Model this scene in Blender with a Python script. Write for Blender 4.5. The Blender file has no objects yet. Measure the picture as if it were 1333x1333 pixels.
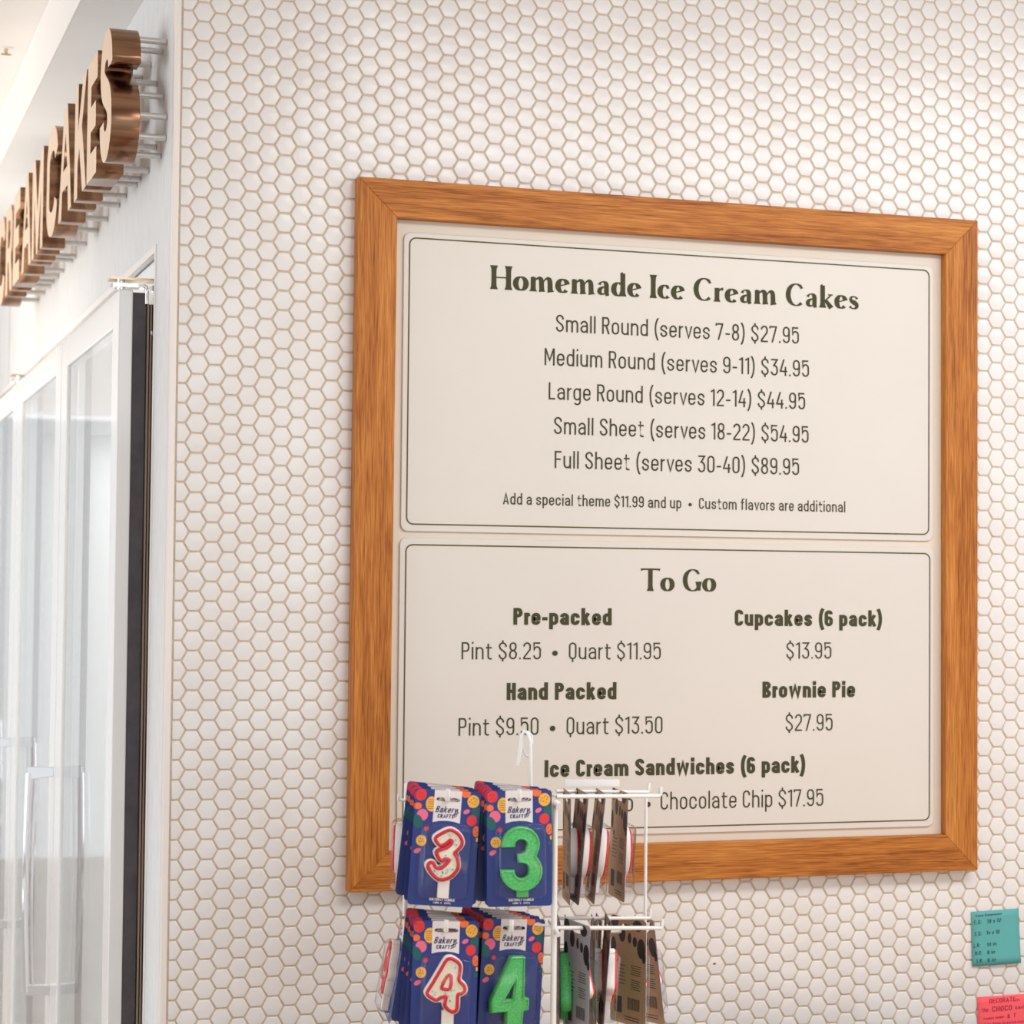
import bpy, math, random
import numpy as np
from mathutils import Matrix, Vector, Euler
random.seed(7)
sc = bpy.context.scene
COL = sc.collection
PI = math.pi

# ------------------------------------------------------------------ camera
F = 2816.889                      # focal length in pixels of the 1333 px frame
YAW, PITCH, ROLL = 0.32062, 0.03928, 0.00931
EYE = Vector((-0.4824, -2.9403, 1.5505))
def cam_axes():
    f = Vector((math.sin(YAW)*math.cos(PITCH), math.cos(YAW)*math.cos(PITCH), math.sin(PITCH)))
    r = f.cross(Vector((0, 0, 1))).normalized(); u = r.cross(f)
    c, s = math.cos(ROLL), math.sin(ROLL)
    return c*r + s*u, -s*r + c*u, f
RT, UP, FW = cam_axes()
cd = bpy.data.cameras.new('camera'); cam = bpy.data.objects.new('camera', cd); COL.objects.link(cam)
m = Matrix((RT, UP, -FW)).transposed().to_4x4(); m.translation = EYE
cam.matrix_world = m
cd.sensor_width = 36; cd.lens = F/1333*36; cd.clip_start = 0.05; cd.clip_end = 100
cd.dof.use_dof = True; cd.dof.focus_distance = 2.95; cd.dof.aperture_fstop = 9
sc.camera = cam
def ray(px, py): return (RT*((px-666.5)/F) - UP*((py-666.5)/F) + FW)
def at(px, py, axis, val):
    d = ray(px, py); t = (val-EYE[axis])/d[axis]; return EYE + d*t
def deep(px, py, d): return EYE + ray(px, py)*d

# ------------------------------------------------------------------ world, lights, exposure
w = bpy.data.worlds.new('world'); sc.world = w; w.use_nodes = True
bg = w.node_tree.nodes['Background']; bg.inputs['Color'].default_value = (0.95, 0.975, 1.0, 1); bg.inputs['Strength'].default_value = 0.58
sc.view_settings.view_transform = 'Standard'; sc.view_settings.look = 'None'
sc.view_settings.gamma = 1; sc.view_settings.exposure = 0.66; sc.view_settings.use_curve_mapping = False
def area(name, loc, target, sx, sy, power, color):
    l = bpy.data.lights.new(name, 'AREA'); l.shape = 'RECTANGLE'; l.size = sx; l.size_y = sy; l.energy = power; l.color = color
    o = bpy.data.objects.new(name, l); COL.objects.link(o); o.location = loc
    o.rotation_euler = (Vector(target)-Vector(loc)).to_track_quat('-Z', 'Y').to_euler(); return o
area('ceiling_light_near', (0.75, -1.30, 2.54), (0.78, -1.1, 0), 0.55, 0.45, 6, (1.0, 0.99, 0.98))
area('ceiling_light_right', (1.9, -1.15, 2.54), (1.8, -0.4, 0.8), 1.6, 0.7, 20, (0.93, 0.97, 1.0))
area('ceiling_light_back', (0.6, -3.9, 2.54), (0.8, -1.5, 0), 2.2, 1.2, 18, (0.93, 0.97, 1.0))
area('left_side_light', (-4.6, -0.4, 1.7), (0, 0.9, 1.8), 3.0, 2.2, 47, (0.93, 0.97, 1.0))  # unseen broad light for the left-facing surfaces, no window built
area('far_fill_light', (-2.6, 5.6, 2.52), (-2.6, 5.6, 0), 4.0, 7.4, 40, (1.0, 0.98, 0.96))  # added light panel that lifts the far floor and the door reflections
area('ceiling_uplight_fill', (-1.6, 1.6, 2.05), (-1.5, 1.6, 3.0), 1.4, 3.0, 10, (1.0, 0.92, 0.80))  # added uplight to brighten the left ceiling; there is no cove
area('warm_fill_light', (1.7, -2.3, 0.97), (1.0, 0, 1.05), 0.9, 0.3, 1.6, (1.0, 0.62, 0.34))  # added warm fill that tints the lower tiles; no display case stands here
area('freezer_fill_light', (0.50, 1.67, 1.985), (0.50, 1.67, 0.9), 0.3, 2.8, 14, (0.97, 0.99, 1.0))  # hidden fill added to whiten the freezer interior

# ------------------------------------------------------------------ materials
def mat(name, col, rough=0.5, metal=0.0, spec=0.5, coat=0.0, coat_rough=0.1):
    m = bpy.data.materials.new(name); m.use_nodes = True
    b = m.node_tree.nodes['Principled BSDF']
    b.inputs['Base Color'].default_value = (*col, 1); b.inputs['Roughness'].default_value = rough
    b.inputs['Metallic'].default_value = metal; b.inputs['Specular IOR Level'].default_value = spec
    b.inputs['Coat Weight'].default_value = coat; b.inputs['Coat Roughness'].default_value = coat_rough
    m['b'] = 1
    return m
def nt(m): return m.node_tree.nodes, m.node_tree.links, m.node_tree.nodes['Principled BSDF']
def srgb(r, g, b):
    f = lambda c: (c/255/12.92) if c/255 <= .04045 else ((c/255+.055)/1.055)**2.4
    return (f(r), f(g), f(b))
def noise_color(m, scale, c1, c2, vec='Object', stretch=(1, 1, 1), detail=4, rough=.6, bump=0.0, bscale=None, lo=.35, hi=.65):
    n, l, b = nt(m)
    tc = n.new('ShaderNodeTexCoord'); mp = n.new('ShaderNodeMapping'); mp.inputs['Scale'].default_value = stretch
    l.new(tc.outputs[vec], mp.inputs['Vector'])
    nz = n.new('ShaderNodeTexNoise'); nz.inputs['Scale'].default_value = scale; nz.inputs['Detail'].default_value = detail; nz.inputs['Roughness'].default_value = rough
    l.new(mp.outputs[0], nz.inputs['Vector'])
    cr = n.new('ShaderNodeValToRGB'); cr.color_ramp.elements[0].position = lo; cr.color_ramp.elements[1].position = hi
    cr.color_ramp.elements[0].color = (*c1, 1); cr.color_ramp.elements[1].color = (*c2, 1)
    l.new(nz.outputs['Fac'], cr.inputs[0]); l.new(cr.outputs[0], b.inputs['Base Color'])
    if bump:
        bp = n.new('ShaderNodeBump'); bp.inputs['Strength'].default_value = bump; bp.inputs['Distance'].default_value = .002
        l.new(nz.outputs['Fac'], bp.inputs['Height']); l.new(bp.outputs[0], b.inputs['Normal'])
    return m
M = {}
M['tile'] = noise_color(mat('glazed_tile', (.8, .72, .65), .25, spec=.45), 9, (.765, .72, .695), (.81, .78, .76), vec='Object', detail=1, lo=.3, hi=.7)
n_, l_, b_ = nt(M['tile'])
geo = n_.new('ShaderNodeNewGeometry')
for nd in n_:
    if nd.bl_idname == 'ShaderNodeMapping': l_.new(geo.outputs['Position'], nd.inputs['Vector'])
nz2 = n_.new('ShaderNodeTexNoise'); nz2.inputs['Scale'].default_value = 70; nz2.inputs['Detail'].default_value = 1
l_.new(geo.outputs['Position'], nz2.inputs['Vector'])
bp2 = n_.new('ShaderNodeBump'); bp2.inputs['Strength'].default_value = .14; bp2.inputs['Distance'].default_value = .003
l_.new(nz2.outputs['Fac'], bp2.inputs['Height']); l_.new(bp2.outputs[0], b_.inputs['Normal'])
M['grout'] = noise_color(mat('tan_grout', (.5, .38, .27), .9), 120, srgb(202, 182, 158), srgb(214, 196, 174))
M['white_wall'] = noise_color(mat('brushed_white_wall', (.8, .8, .8), .8, spec=.15), 60, (.69, .70, .71), (.77, .77, .78), stretch=(1, 2.2, .35), detail=6, bump=.6)
M['trim'] = mat('cream_edge_trim', (.84, .77, .73), .35)
M['paint'] = noise_color(mat('ceiling_paint', (.85, .82, .79), .8), 3, (.82, .79, .77), (.85, .82, .80))
M['soffit'] = noise_color(mat('soffit_paint', (.72, .69, .66), .8), 3, (.84, .84, .84), (.88, .88, .88))
M['floor'] = noise_color(mat('floor_stone', (.6, .55, .5), .4), 4, (.56, .50, .45), (.64, .58, .53))
M['cream'] = mat('cream_board', (.72, .63, .53), .5)
M['panel'] = noise_color(mat('cream_sign_panel', (.80, .73, .65), .38), 3, (.69, .635, .575), (.71, .655, .595))
M['ink'] = mat('olive_ink', (.070, .066, .034), .8, spec=.15)
M['ink2'] = mat('olive_rule', (.135, .11, .045), .85, spec=.1)
M['copper'] = noise_color(mat('copper_face', (.6, .4, .3), .45, metal=.15), 40, (.72, .53, .37), (.78, .58, .42), stretch=(1, 6, .3))
M['copper_dimmed'] = noise_color(mat('brushed_copper_dimmed', (.3, .17, .1), .24, metal=1.0), 55, (.17, .085, .05), (.38, .215, .125), stretch=(.06, 1, 1), detail=5)  # brushed side finish, with the dark room's reflection put into its colour
M['pin'] = mat('standoff_aluminium', (.62, .60, .58), .3, metal=.6)
M['chrome'] = mat('chrome', (.86, .86, .88), .05, metal=1)
M['brass'] = mat('brassy_steel', (.62, .48, .30), .25, metal=1)
M['steel'] = mat('steel', (.55, .54, .53), .25, metal=1)
M['door_white'] = mat('white_door_enamel', (.80, .785, .77), .25, coat=.6, coat_rough=.08)
M['door_warm_lit'] = mat('door_enamel_warm_lit', (.78, .70, .66), .35)  # white door enamel with warm light put into its colour
M['rubber'] = noise_color(mat('dark_gasket', (.05, .04, .05), .5), 30, (.045, .036, .042), (.07, .058, .064))
M['rubber2'] = mat('brown_gasket', (.30, .21, .16), .5)
M['rubber3'] = mat('black_gasket_groove', (.03, .02, .02), .6)
M['wire'] = mat('white_coated_wire', (.86, .85, .83), .3)
M['plastic'] = mat('white_plastic', (.85, .84, .82), .35)
M['navy'] = mat('navy_card', srgb(34, 54, 128), .35)
M['navy_dark'] = mat('card_text_navy', srgb(22, 34, 92), .5)
M['kraft'] = noise_color(mat('kraft_card_back', (.4, .3, .2), .75), 400, srgb(172, 140, 110), srgb(184, 152, 122))
M['glare_back'] = mat('card_back_glare', srgb(186, 188, 194), .5)  # pale bluish glare on a card back, put into its colour
M['kink'] = mat('dark_back_print', srgb(52, 42, 44), .6)
for nm, c in dict(red=(226, 52, 52), orange=(244, 114, 50), yellow=(244, 180, 66), pink=(236, 108, 142), teal=(18, 92, 98), cherry=(206, 24, 46), brown=(120, 62, 40),
                  label=(232, 222, 220), white=(238, 236, 238)).items():
    M[nm] = mat('print_'+nm, srgb(*c), .4)
M['wax_red'] = mat('red_wax', srgb(212, 16, 42), .35)
M['wax_cream'] = noise_color(mat('cream_wax', (.8, .78, .65), .45), 500, srgb(232, 226, 196), srgb(240, 236, 214))
M['wax_white'] = mat('white_wax', srgb(242, 236, 226), .4)
M['wax_green'] = noise_color(mat('green_wax', (.1, .6, .2), .3), 900, srgb(44, 172, 84), srgb(104, 214, 118), detail=2)
M['blue'] = mat('sprinkle_blue', srgb(52, 140, 200), .4); M['lime'] = mat('sprinkle_lime', srgb(178, 222, 120), .4)
M['teal_paper'] = mat('teal_paper', srgb(92, 170, 168), .8); M['pink_paper'] = mat('pink_paper', srgb(255, 96, 104), .8)
M['pen'] = mat('dark_pen', srgb(38, 70, 78), .7); M['redpen'] = mat('maroon_pen', srgb(176, 32, 66), .7)
M['counter'] = noise_color(mat('counter_top', (.7, .68, .65), .3), 30, (.46, .25, .10), (.56, .33, .15))
def wood(name, c1, c2, c3):
    m = mat(name, c2, .5, spec=.25); n, l, b = nt(m)
    tc = n.new('ShaderNodeTexCoord'); mp = n.new('ShaderNodeMapping'); mp.inputs['Scale'].default_value = (1.6, 30, 30)
    oi = n.new('ShaderNodeObjectInfo'); ad = n.new('ShaderNodeVectorMath'); ad.operation = 'ADD'
    ml = n.new('ShaderNodeMath'); ml.operation = 'MULTIPLY'; ml.inputs[1].default_value = 13
    l.new(oi.outputs['Random'], ml.inputs[0]); l.new(tc.outputs['Object'], ad.inputs[0]); l.new(ml.outputs[0], ad.inputs[1])
    l.new(ad.outputs[0], mp.inputs['Vector'])
    big = n.new('ShaderNodeTexNoise'); big.inputs['Scale'].default_value = 1.3; big.inputs['Detail'].default_value = 3; big.inputs['Distortion'].default_value = .9
    l.new(mp.outputs[0], big.inputs['Vector'])
    mp2 = n.new('ShaderNodeMapping'); mp2.inputs['Scale'].default_value = (22, 640, 640); l.new(ad.outputs[0], mp2.inputs['Vector'])
    fine = n.new('ShaderNodeTexNoise'); fine.inputs['Scale'].default_value = 1.0; fine.inputs['Detail'].default_value = 5; fine.inputs['Distortion'].default_value = .4
    l.new(mp2.outputs[0], fine.inputs['Vector'])
    mx = n.new('ShaderNodeMath'); mx.operation = 'MULTIPLY_ADD'; mx.inputs[1].default_value = .42
    sc_ = n.new('ShaderNodeMath'); sc_.operation = 'MULTIPLY'; sc_.inputs[1].default_value = .62
    l.new(fine.outputs['Fac'], sc_.inputs[0]); l.new(big.outputs['Fac'], mx.inputs[0]); l.new(sc_.outputs[0], mx.inputs[2])
    cr = n.new('ShaderNodeValToRGB'); e = cr.color_ramp.elements
    e[0].position = .36; e[0].color = (*c1, 1); e[1].position = .68; e[1].color = (*c3, 1); k = e.new(.51); k.color = (*c2, 1)
    l.new(mx.outputs[0], cr.inputs[0]); l.new(cr.outputs[0], b.inputs['Base Color'])
    bp = n.new('ShaderNodeBump'); bp.inputs['Strength'].default_value = .25; bp.inputs['Distance'].default_value = .0006
    l.new(fine.outputs['Fac'], bp.inputs['Height']); l.new(bp.outputs[0], b.inputs['Normal'])
    return m
M['oak'] = wood('oak', srgb(126, 66, 20), srgb(178, 106, 42), srgb(206, 138, 66))
def clear(name, tint, gl, rough=.06):
    m = bpy.data.materials.new(name); m.use_nodes = True; n = m.node_tree.nodes; l = m.node_tree.links
    n.remove(n['Principled BSDF']); out = n['Material Output']
    t = n.new('ShaderNodeBsdfTransparent'); t.inputs['Color'].default_value = (*tint, 1)
    g = n.new('ShaderNodeBsdfGlossy'); g.inputs['Roughness'].default_value = rough
    fr = n.new('ShaderNodeFresnel'); ge = n.new('ShaderNodeNewGeometry'); mi = n.new('ShaderNodeMix'); mi.inputs[2].default_value = gl; mi.inputs[3].default_value = 1/gl
    l.new(ge.outputs['Backfacing'], mi.inputs[0]); l.new(mi.outputs[0], fr.inputs['IOR'])
    mx = n.new('ShaderNodeMixShader'); l.new(fr.outputs[0], mx.inputs[0]); l.new(t.outputs[0], mx.inputs[1]); l.new(g.outputs[0], mx.inputs[2])
    l.new(mx.outputs[0], out.inputs['Surface']); return m
M['blister'] = clear('clear_blister', (.985, .985, 1.0), 1.4, .12)
M['glass'] = clear('door_glass', (.94, .96, .965), 1.5, .03)

# ------------------------------------------------------------------ mesh helpers
class MB:
    def __init__(s): s.v = []; s.f = []; s.mi = []; s.cur = 0; s.sm = []
    def add(s, vs, fs, smooth=False):
        o = len(s.v); s.v += [tuple(p) for p in vs]
        for f in fs: s.f.append([i+o for i in f]); s.mi.append(s.cur); s.sm.append(smooth)
    def box(s, a, b):
        (x0, y0, z0), (x1, y1, z1) = a, b
        x0, x1 = min(x0, x1), max(x0, x1); y0, y1 = min(y0, y1), max(y0, y1); z0, z1 = min(z0, z1), max(z0, z1)
        s.add([(x0,y0,z0),(x1,y0,z0),(x1,y1,z0),(x0,y1,z0),(x0,y0,z1),(x1,y0,z1),(x1,y1,z1),(x0,y1,z1)],
              [(0,3,2,1),(4,5,6,7),(0,1,5,4),(1,2,6,5),(2,3,7,6),(3,0,4,7)])
    def tube(s, pts, r, n=10, caps=True):
        pts = [Vector(p) for p in pts]; rings = []; up = None
        for i, p in enumerate(pts):
            d = (pts[min(i+1, len(pts)-1)]-pts[max(i-1, 0)]).normalized()
            if up is None: up = d.orthogonal().normalized()
            up = (up - d*up.dot(d)).normalized(); q = d.cross(up)
            rr = r[i] if isinstance(r, (list, tuple)) else r
            rings.append([p + (up*math.cos(2*PI*k/n)+q*math.sin(2*PI*k/n))*rr for k in range(n)])
        vs = [v for g in rings for v in g]
        fs = [(i*n+k, i*n+(k+1) % n, (i+1)*n+(k+1) % n, (i+1)*n+k) for i in range(len(pts)-1) for k in range(n)]
        s.add(vs, fs, True)
        if caps: s.add(rings[0], [list(range(n))[::-1]]); s.add(rings[-1], [list(range(n))])
    def build(s, name, mats, parent=None, loc=None):
        me = bpy.data.meshes.new(name); me.from_pydata(s.v, [], s.f)
        mats = mats if isinstance(mats, (list, tuple)) else [mats]
        for mm in mats: me.materials.append(mm)
        me.polygons.foreach_set('material_index', s.mi); me.polygons.foreach_set('use_smooth', s.sm); me.update()
        return link(name, me, parent, loc)
def link(name, me, parent=None, loc=None):
    o = bpy.data.objects.new(name, me); COL.objects.link(o)
    if parent: o.parent = parent
    if loc is not None: o.location = loc
    return o
def empty(name, loc=(0, 0, 0)):
    o = bpy.data.objects.new(name, None); COL.objects.link(o); o.location = loc; o.empty_display_size = .05; return o
def tag(o, label=None, cat=None, group=None, kind=None):
    if label: o['label'] = label
    if cat: o['category'] = cat
    if group: o['group'] = group
    if kind: o['kind'] = kind
    return o
def bbox(name, a, b, mt, parent=None, bev=0.0):
    mb = MB(); mb.box(a, b); o = mb.build(name, mt, parent)
    if bev:
        md = o.modifiers.new('bevel', 'BEVEL'); md.width = bev; md.segments = 2; md.limit_method = 'ANGLE'
    return o
def poly_solid(name, loops, depth, mt, bevel=0.0, xf=None, parent=None, res=1):
    """outline(s) in 2D (first outer, then holes) filled and extruded to a solid, mapped by xf(u, v, w)"""
    cu = bpy.data.curves.new(name, 'CURVE'); cu.dimensions = '2D'; cu.fill_mode = 'BOTH'
    cu.extrude = max(depth/2-bevel, 0); cu.bevel_depth = bevel; cu.bevel_resolution = res; cu.offset = -bevel
    for lp in loops:
        sp = cu.splines.new('POLY'); sp.points.add(len(lp)-1); sp.use_cyclic_u = True
        for i, p in enumerate(lp): sp.points[i].co = (p[0], p[1], 0, 1)
    ob = bpy.data.objects.new(name, cu); COL.objects.link(ob)
    dg = bpy.context.evaluated_depsgraph_get(); dg.update()
    me = bpy.data.meshes.new_from_object(ob.evaluated_get(dg), depsgraph=dg)
    bpy.data.objects.remove(ob); bpy.data.curves.remove(cu)
    me.materials.clear()
    for mm in (mt if isinstance(mt, (list, tuple)) else [mt]): me.materials.append(mm)
    if xf:
        for v in me.vertices: v.co = xf(v.co.x, v.co.y, v.co.z)
    me.update()
    return link(name, me, parent)
def arc(cx, cy, rx, ry, a0, a1, n=None):
    n = n or max(4, int(abs(a1-a0)/15)+1)
    return [(cx+rx*math.cos(math.radians(a0+(a1-a0)*i/(n-1))), cy+ry*math.sin(math.radians(a0+(a1-a0)*i/(n-1)))) for i in range(n)]
def bez(p0, p1, p2, p3, n=8):
    r = []
    for i in range(n):
        t = i/(n-1); a = (1-t)**3; b = 3*t*(1-t)**2; c = 3*t*t*(1-t); d = t**3
        r.append((a*p0[0]+b*p1[0]+c*p2[0]+d*p3[0], a*p0[1]+b*p1[1]+c*p2[1]+d*p3[1]))
    return r
def rrect(x0, y0, x1, y1, r, n=5):
    return arc(x1-r, y1-r, r, r, 90, 0, n)+arc(x1-r, y0+r, r, r, 0, -90, n)+arc(x0+r, y0+r, r, r, -90, -180, n)+arc(x0+r, y1-r, r, r, 180, 90, n)
def catmull(pts, n=5, closed=True):
    out = []; L = len(pts)
    for i in range(L if closed else L-1):
        g = (lambda k: pts[k % L]) if closed else (lambda k: pts[max(0, min(L-1, k))])
        p0, p1, p2, p3 = g(i-1), g(i), g(i+1), g(i+2)
        for j in range(n):
            t = j/n
            out.append(tuple(.5*((2*p1[a])+(-p0[a]+p2[a])*t+(2*p0[a]-5*p1[a]+4*p2[a]-p3[a])*t*t+(-p0[a]+3*p1[a]-3*p2[a]+p3[a])*t**3) for a in (0, 1)))
    if not closed: out.append(pts[-1])
    return out
def sides(path, width, closed=False):
    """left and right offset points of a stroke; width is a number, list or function of the direction"""
    P = [path[0]]
    for p in path[1:]:
        if math.hypot(p[0]-P[-1][0], p[1]-P[-1][1]) > 1e-6: P.append(p)
    if closed and math.hypot(P[0][0]-P[-1][0], P[0][1]-P[-1][1]) < 1e-6: P.pop()
    n = len(P); L = []; R = []
    for i in range(n):
        a = P[(i-1) % n] if (closed or i > 0) else None; b = P[(i+1) % n] if (closed or i < n-1) else None
        p = P[i]; ds = []
        if a: d = (p[0]-a[0], p[1]-a[1]); h = math.hypot(*d); ds.append((d[0]/h, d[1]/h))
        if b: d = (b[0]-p[0], b[1]-p[1]); h = math.hypot(*d); ds.append((d[0]/h, d[1]/h))
        if len(ds) == 2:
            tx, ty = ds[0][0]+ds[1][0], ds[0][1]+ds[1][1]; h = math.hypot(tx, ty) or 1e-6; tx /= h; ty /= h
            cs = max(.45, tx*ds[0][0]+ty*ds[0][1])
        else: tx, ty = ds[0]; cs = 1
        wv = width(tx, ty) if callable(width) else (width[i] if isinstance(width, list) else width)
        k = wv/2/cs; L.append((p[0]-ty*k, p[1]+tx*k)); R.append((p[0]+ty*k, p[1]-tx*k))
    return L, R
def ribbon(mb, path, width, xf, closed=False):
    L, R = sides(path, width, closed); n = len(L)
    mb.lay = (getattr(mb, 'lay', 0)+1) % 6; o = mb.lay*2.5e-5
    mb.add([(q[0], q[1]-o, q[2]) for q in (xf(*p) for p in L+R)], [(i, (i+1) % n, n+(i+1) % n, n+i) for i in range(n if closed else n-1)])

# ------------------------------------------------------------------ condensed sans lettering, as strokes
def sans(ch, t):
    """(width, [open strokes], [closed strokes]); cap height 1, stroke t"""
    k = t/2; X = .72; W = .40+t*.35
    def bowl(x0, x1, y0, y1):
        m = (x0+x1)/2; rx = (x1-x0)/2-k; ry = min(rx*1.12, (y1-y0)/2-k)
        return m, x0+k, x1-k, y1-k, y0+k, rx, ry
    m, L, R, T, B, rx, ry = bowl(0, W, 0, X)
    ring = lambda x0, x1, y0, y1: (lambda m, L, R, T, B, rx, ry: arc(m, T-ry, rx, ry, 180, 0, 9)+arc(m, B+ry, rx, ry, 0, -180, 9))(*bowl(x0, x1, y0, y1))
    def ess(w_, h, y0=0):
        m, L, R, T, B, rx, ry = bowl(0, w_, y0, h); mid = (T+B)/2
        return arc(m, T-ry, rx, ry, -8, 180, 10)+bez((L, T-ry), (L, mid+.02), (R, mid-.0), (R, B+ry), 7)[1:]+arc(m, B+ry, rx, ry, 0, -188, 10)[1:]
    O = []; C = []; w_ = W
    if ch == 'o': C = [ring(0, W, 0, X)]
    elif ch in 'nh': O = [[(L, 0), (L, X if ch == 'n' else 1.02)], arc(m, T-ry, rx, ry, 180, 0, 9)+[(R, 0)]]
    elif ch == 'm':
        w_ = W*1.62; a = w_/2; r1 = (a-k)/2
        O = [[(L, 0), (L, X)], arc(k+r1, T-ry, r1, ry, 180, 0, 8)+[(a, 0)], arc(a+r1, T-ry, r1, ry, 180, 0, 8)+[(w_-k, 0)]]
    elif ch == 'u': O = [[(L, X)]+arc(m, B+ry, rx, ry, 180, 360, 9), [(R, 0), (R, X)]]
    elif ch == 'r': w_ = .25+t*.4; O = [[(L, 0), (L, X)], arc(w_-.02, T-.2, w_-.02-k, .2, 180, 95, 6)]
    elif ch == 'a':
        hb = .44+t*.1; rb = min(rx, (hb-2*k+k)/2)
        O = [[(L, T-ry*.95)]+arc(m, T-ry, rx, ry, 165, 0, 8)+[(R, 0)], [(R, hb-k)]+arc(L+rb, (hb)/2, rb, hb/2-k, 90, 270, 9)+[(m, B), (R, B+.10)]]
    elif ch in 'dbpqg':
        C = [ring(0, W, 0, X)]
        if ch == 'd': O = [[(R, 0), (R, 1.02)]]
        if ch == 'b': O = [[(L, 0), (L, 1.02)]]
        if ch == 'p': O = [[(L, -.26), (L, X)]]
        if ch == 'q': O = [[(R, -.26), (R, X)]]
        if ch == 'g': O = [[(R, X), (R, -.06)]+arc(m, -.28+k+ry*.8, rx, ry*.8, 0, -150, 7)]
    elif ch == 'e': O = [[(L, .36), (R, .36)]+arc(m, T-ry, rx, ry, 0, 180, 9)+arc(m, B+ry, rx, ry, 180, 352, 9)]
    elif ch == 'c': O = [arc(m, T-ry, rx, ry, -12, 180, 9)+arc(m, B+ry, rx, ry, 180, 372, 9)]
    elif ch == 's': w_ = W*.95; O = [ess(w_, X)]
    elif ch == 't': w_ = .30+t*.3; s_ = .10+k*.6; O = [[(s_, X+.2), (s_, .16)]+arc(s_+.13, .13+k*.7, .13, .13, 180, 270, 5)+[(w_, k)], [(0, T), (w_, T)]]
    elif ch == 'f': w_ = .28+t*.3; s_ = .10+k*.6; O = [[(s_, 0), (s_, .86)]+arc(s_+.13, .89-k*.3, .13, .11, 180, 90, 5)+[(w_, 1.0-k*.3)], [(0, T), (w_-.02, T)]]
    elif ch == 'i': w_ = t; O = [[(k, 0), (k, X)], [(k, 1.02-t*1.25), (k, 1.02)]]
    elif ch == 'l': w_ = t; O = [[(k, 0), (k, 1.02)]]
    elif ch == 'k': O = [[(L, 0), (L, 1.02)], [(R-.01, X), (L+.02, .27)], [(L+.12, .38), (R+.01, 0)]]
    elif ch == 'v': O = [[(k*.8, X), (m, k*.5), (W-k*.8, X)]]
    elif ch == 'y': O = [[(k, X), (m, .04)], [(W-k, X), (m*.75, -.2), (0, -.26)]]
    elif ch == 'w': w_ = W*1.5; O = [[(k, X), (w_*.27, k), (w_/2, X-.02), (w_*.73, k), (w_-k, X)]]
    elif ch in 'S$':
        w_ = W*1.04; O = [ess(w_, 1.0)]
        if ch == '$': O += [[(w_/2, 1-t), (w_/2, 1.12)], [(w_/2, -.12), (w_/2, t)]]
    elif ch == 'R':
        rb = .27; O = [[(k, 0), (k, 1)], [(k, 1-k), (R-.12, 1-k)]+arc(R-.12, 1-rb, .12, rb-k, 90, -90, 8)+[(k, 1-2*rb+k)], [(R-.16, 1-2*rb+k), (R+.01, 0)]]
    elif ch == 'P': rb = .28; O = [[(k, 0), (k, 1)], [(k, 1-k), (R-.12, 1-k)]+arc(R-.12, 1-rb, .12, rb-k, 90, -90, 8)+[(k, 1-2*rb+k)]]
    elif ch == 'B': O = [[(k, 0), (k, 1)], [(k, 1-k), (R-.13, 1-k)]+arc(R-.13, .755, .12, .245-k, 90, -90, 8)+[(k, .51+k*0)], [(R-.13, .51)]+arc(R-.12, .255, .12, .255-k, 90, -90, 8)+[(k, k)]]
    elif ch == 'D': O = [[(k, k), (k, 1-k), (R-.14, 1-k)]+arc(R-.14, .8-k, .14, .2, 90, 0, 5)+arc(R-.14, .2+k, .14, .2, 0, -90, 5)+[(k, k)]]
    elif ch == 'M': w_ = W*1.32; O = [[(k, 0), (k, 1)], [(k*1.2, .97), (w_/2, .30), (w_-k*1.2, .97)], [(w_-k, 1), (w_-k, 0)]]
    elif ch == 'N': O = [[(k, 0), (k, 1)], [(k, .97), (W-k, .03)], [(W-k, 0), (W-k, 1)]]
    elif ch == 'L': w_ = W*.86; O = [[(k, 1), (k, k), (w_, k)]]
    elif ch == 'F': w_ = W*.88; O = [[(k, 0), (k, 1-k), (w_, 1-k)], [(k, .52), (w_-.04, .52)]]
    elif ch == 'E': w_ = W*.88; O = [[(w_, k), (k, k), (k, 1-k), (w_, 1-k)], [(k, .52), (w_-.03, .52)]]
    elif ch == 'T': O = [[(0, 1-k), (W, 1-k)], [(m, 0), (m, 1)]]
    elif ch == 'Y': O = [[(k, 1), (m, .45), (W-k, 1)], [(m, 0), (m, .47)]]
    elif ch == 'A': w_ = W*1.1; O = [[(k*.8, 0), (w_/2, 1-k), (w_-k*.8, 0)], [(w_*.2, .27), (w_*.8, .27)]]
    elif ch == 'C': r = bowl(0, W, 0, 1); O = [arc(r[0], r[3]-r[6], r[5], r[6], -15, 180, 9)+arc(r[0], r[4]+r[6], r[5], r[6], 180, 375, 9)]
    elif ch == 'G': r = bowl(0, W, 0, 1); O = [arc(r[0], r[3]-r[6], r[5], r[6], -5, 180, 9)+arc(r[0], r[4]+r[6], r[5], r[6], 180, 360, 9)+[(r[2], .46), (r[0], .46)]]
    elif ch in 'Q0O':
        C = [ring(0, W, 0, 1)]
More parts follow.
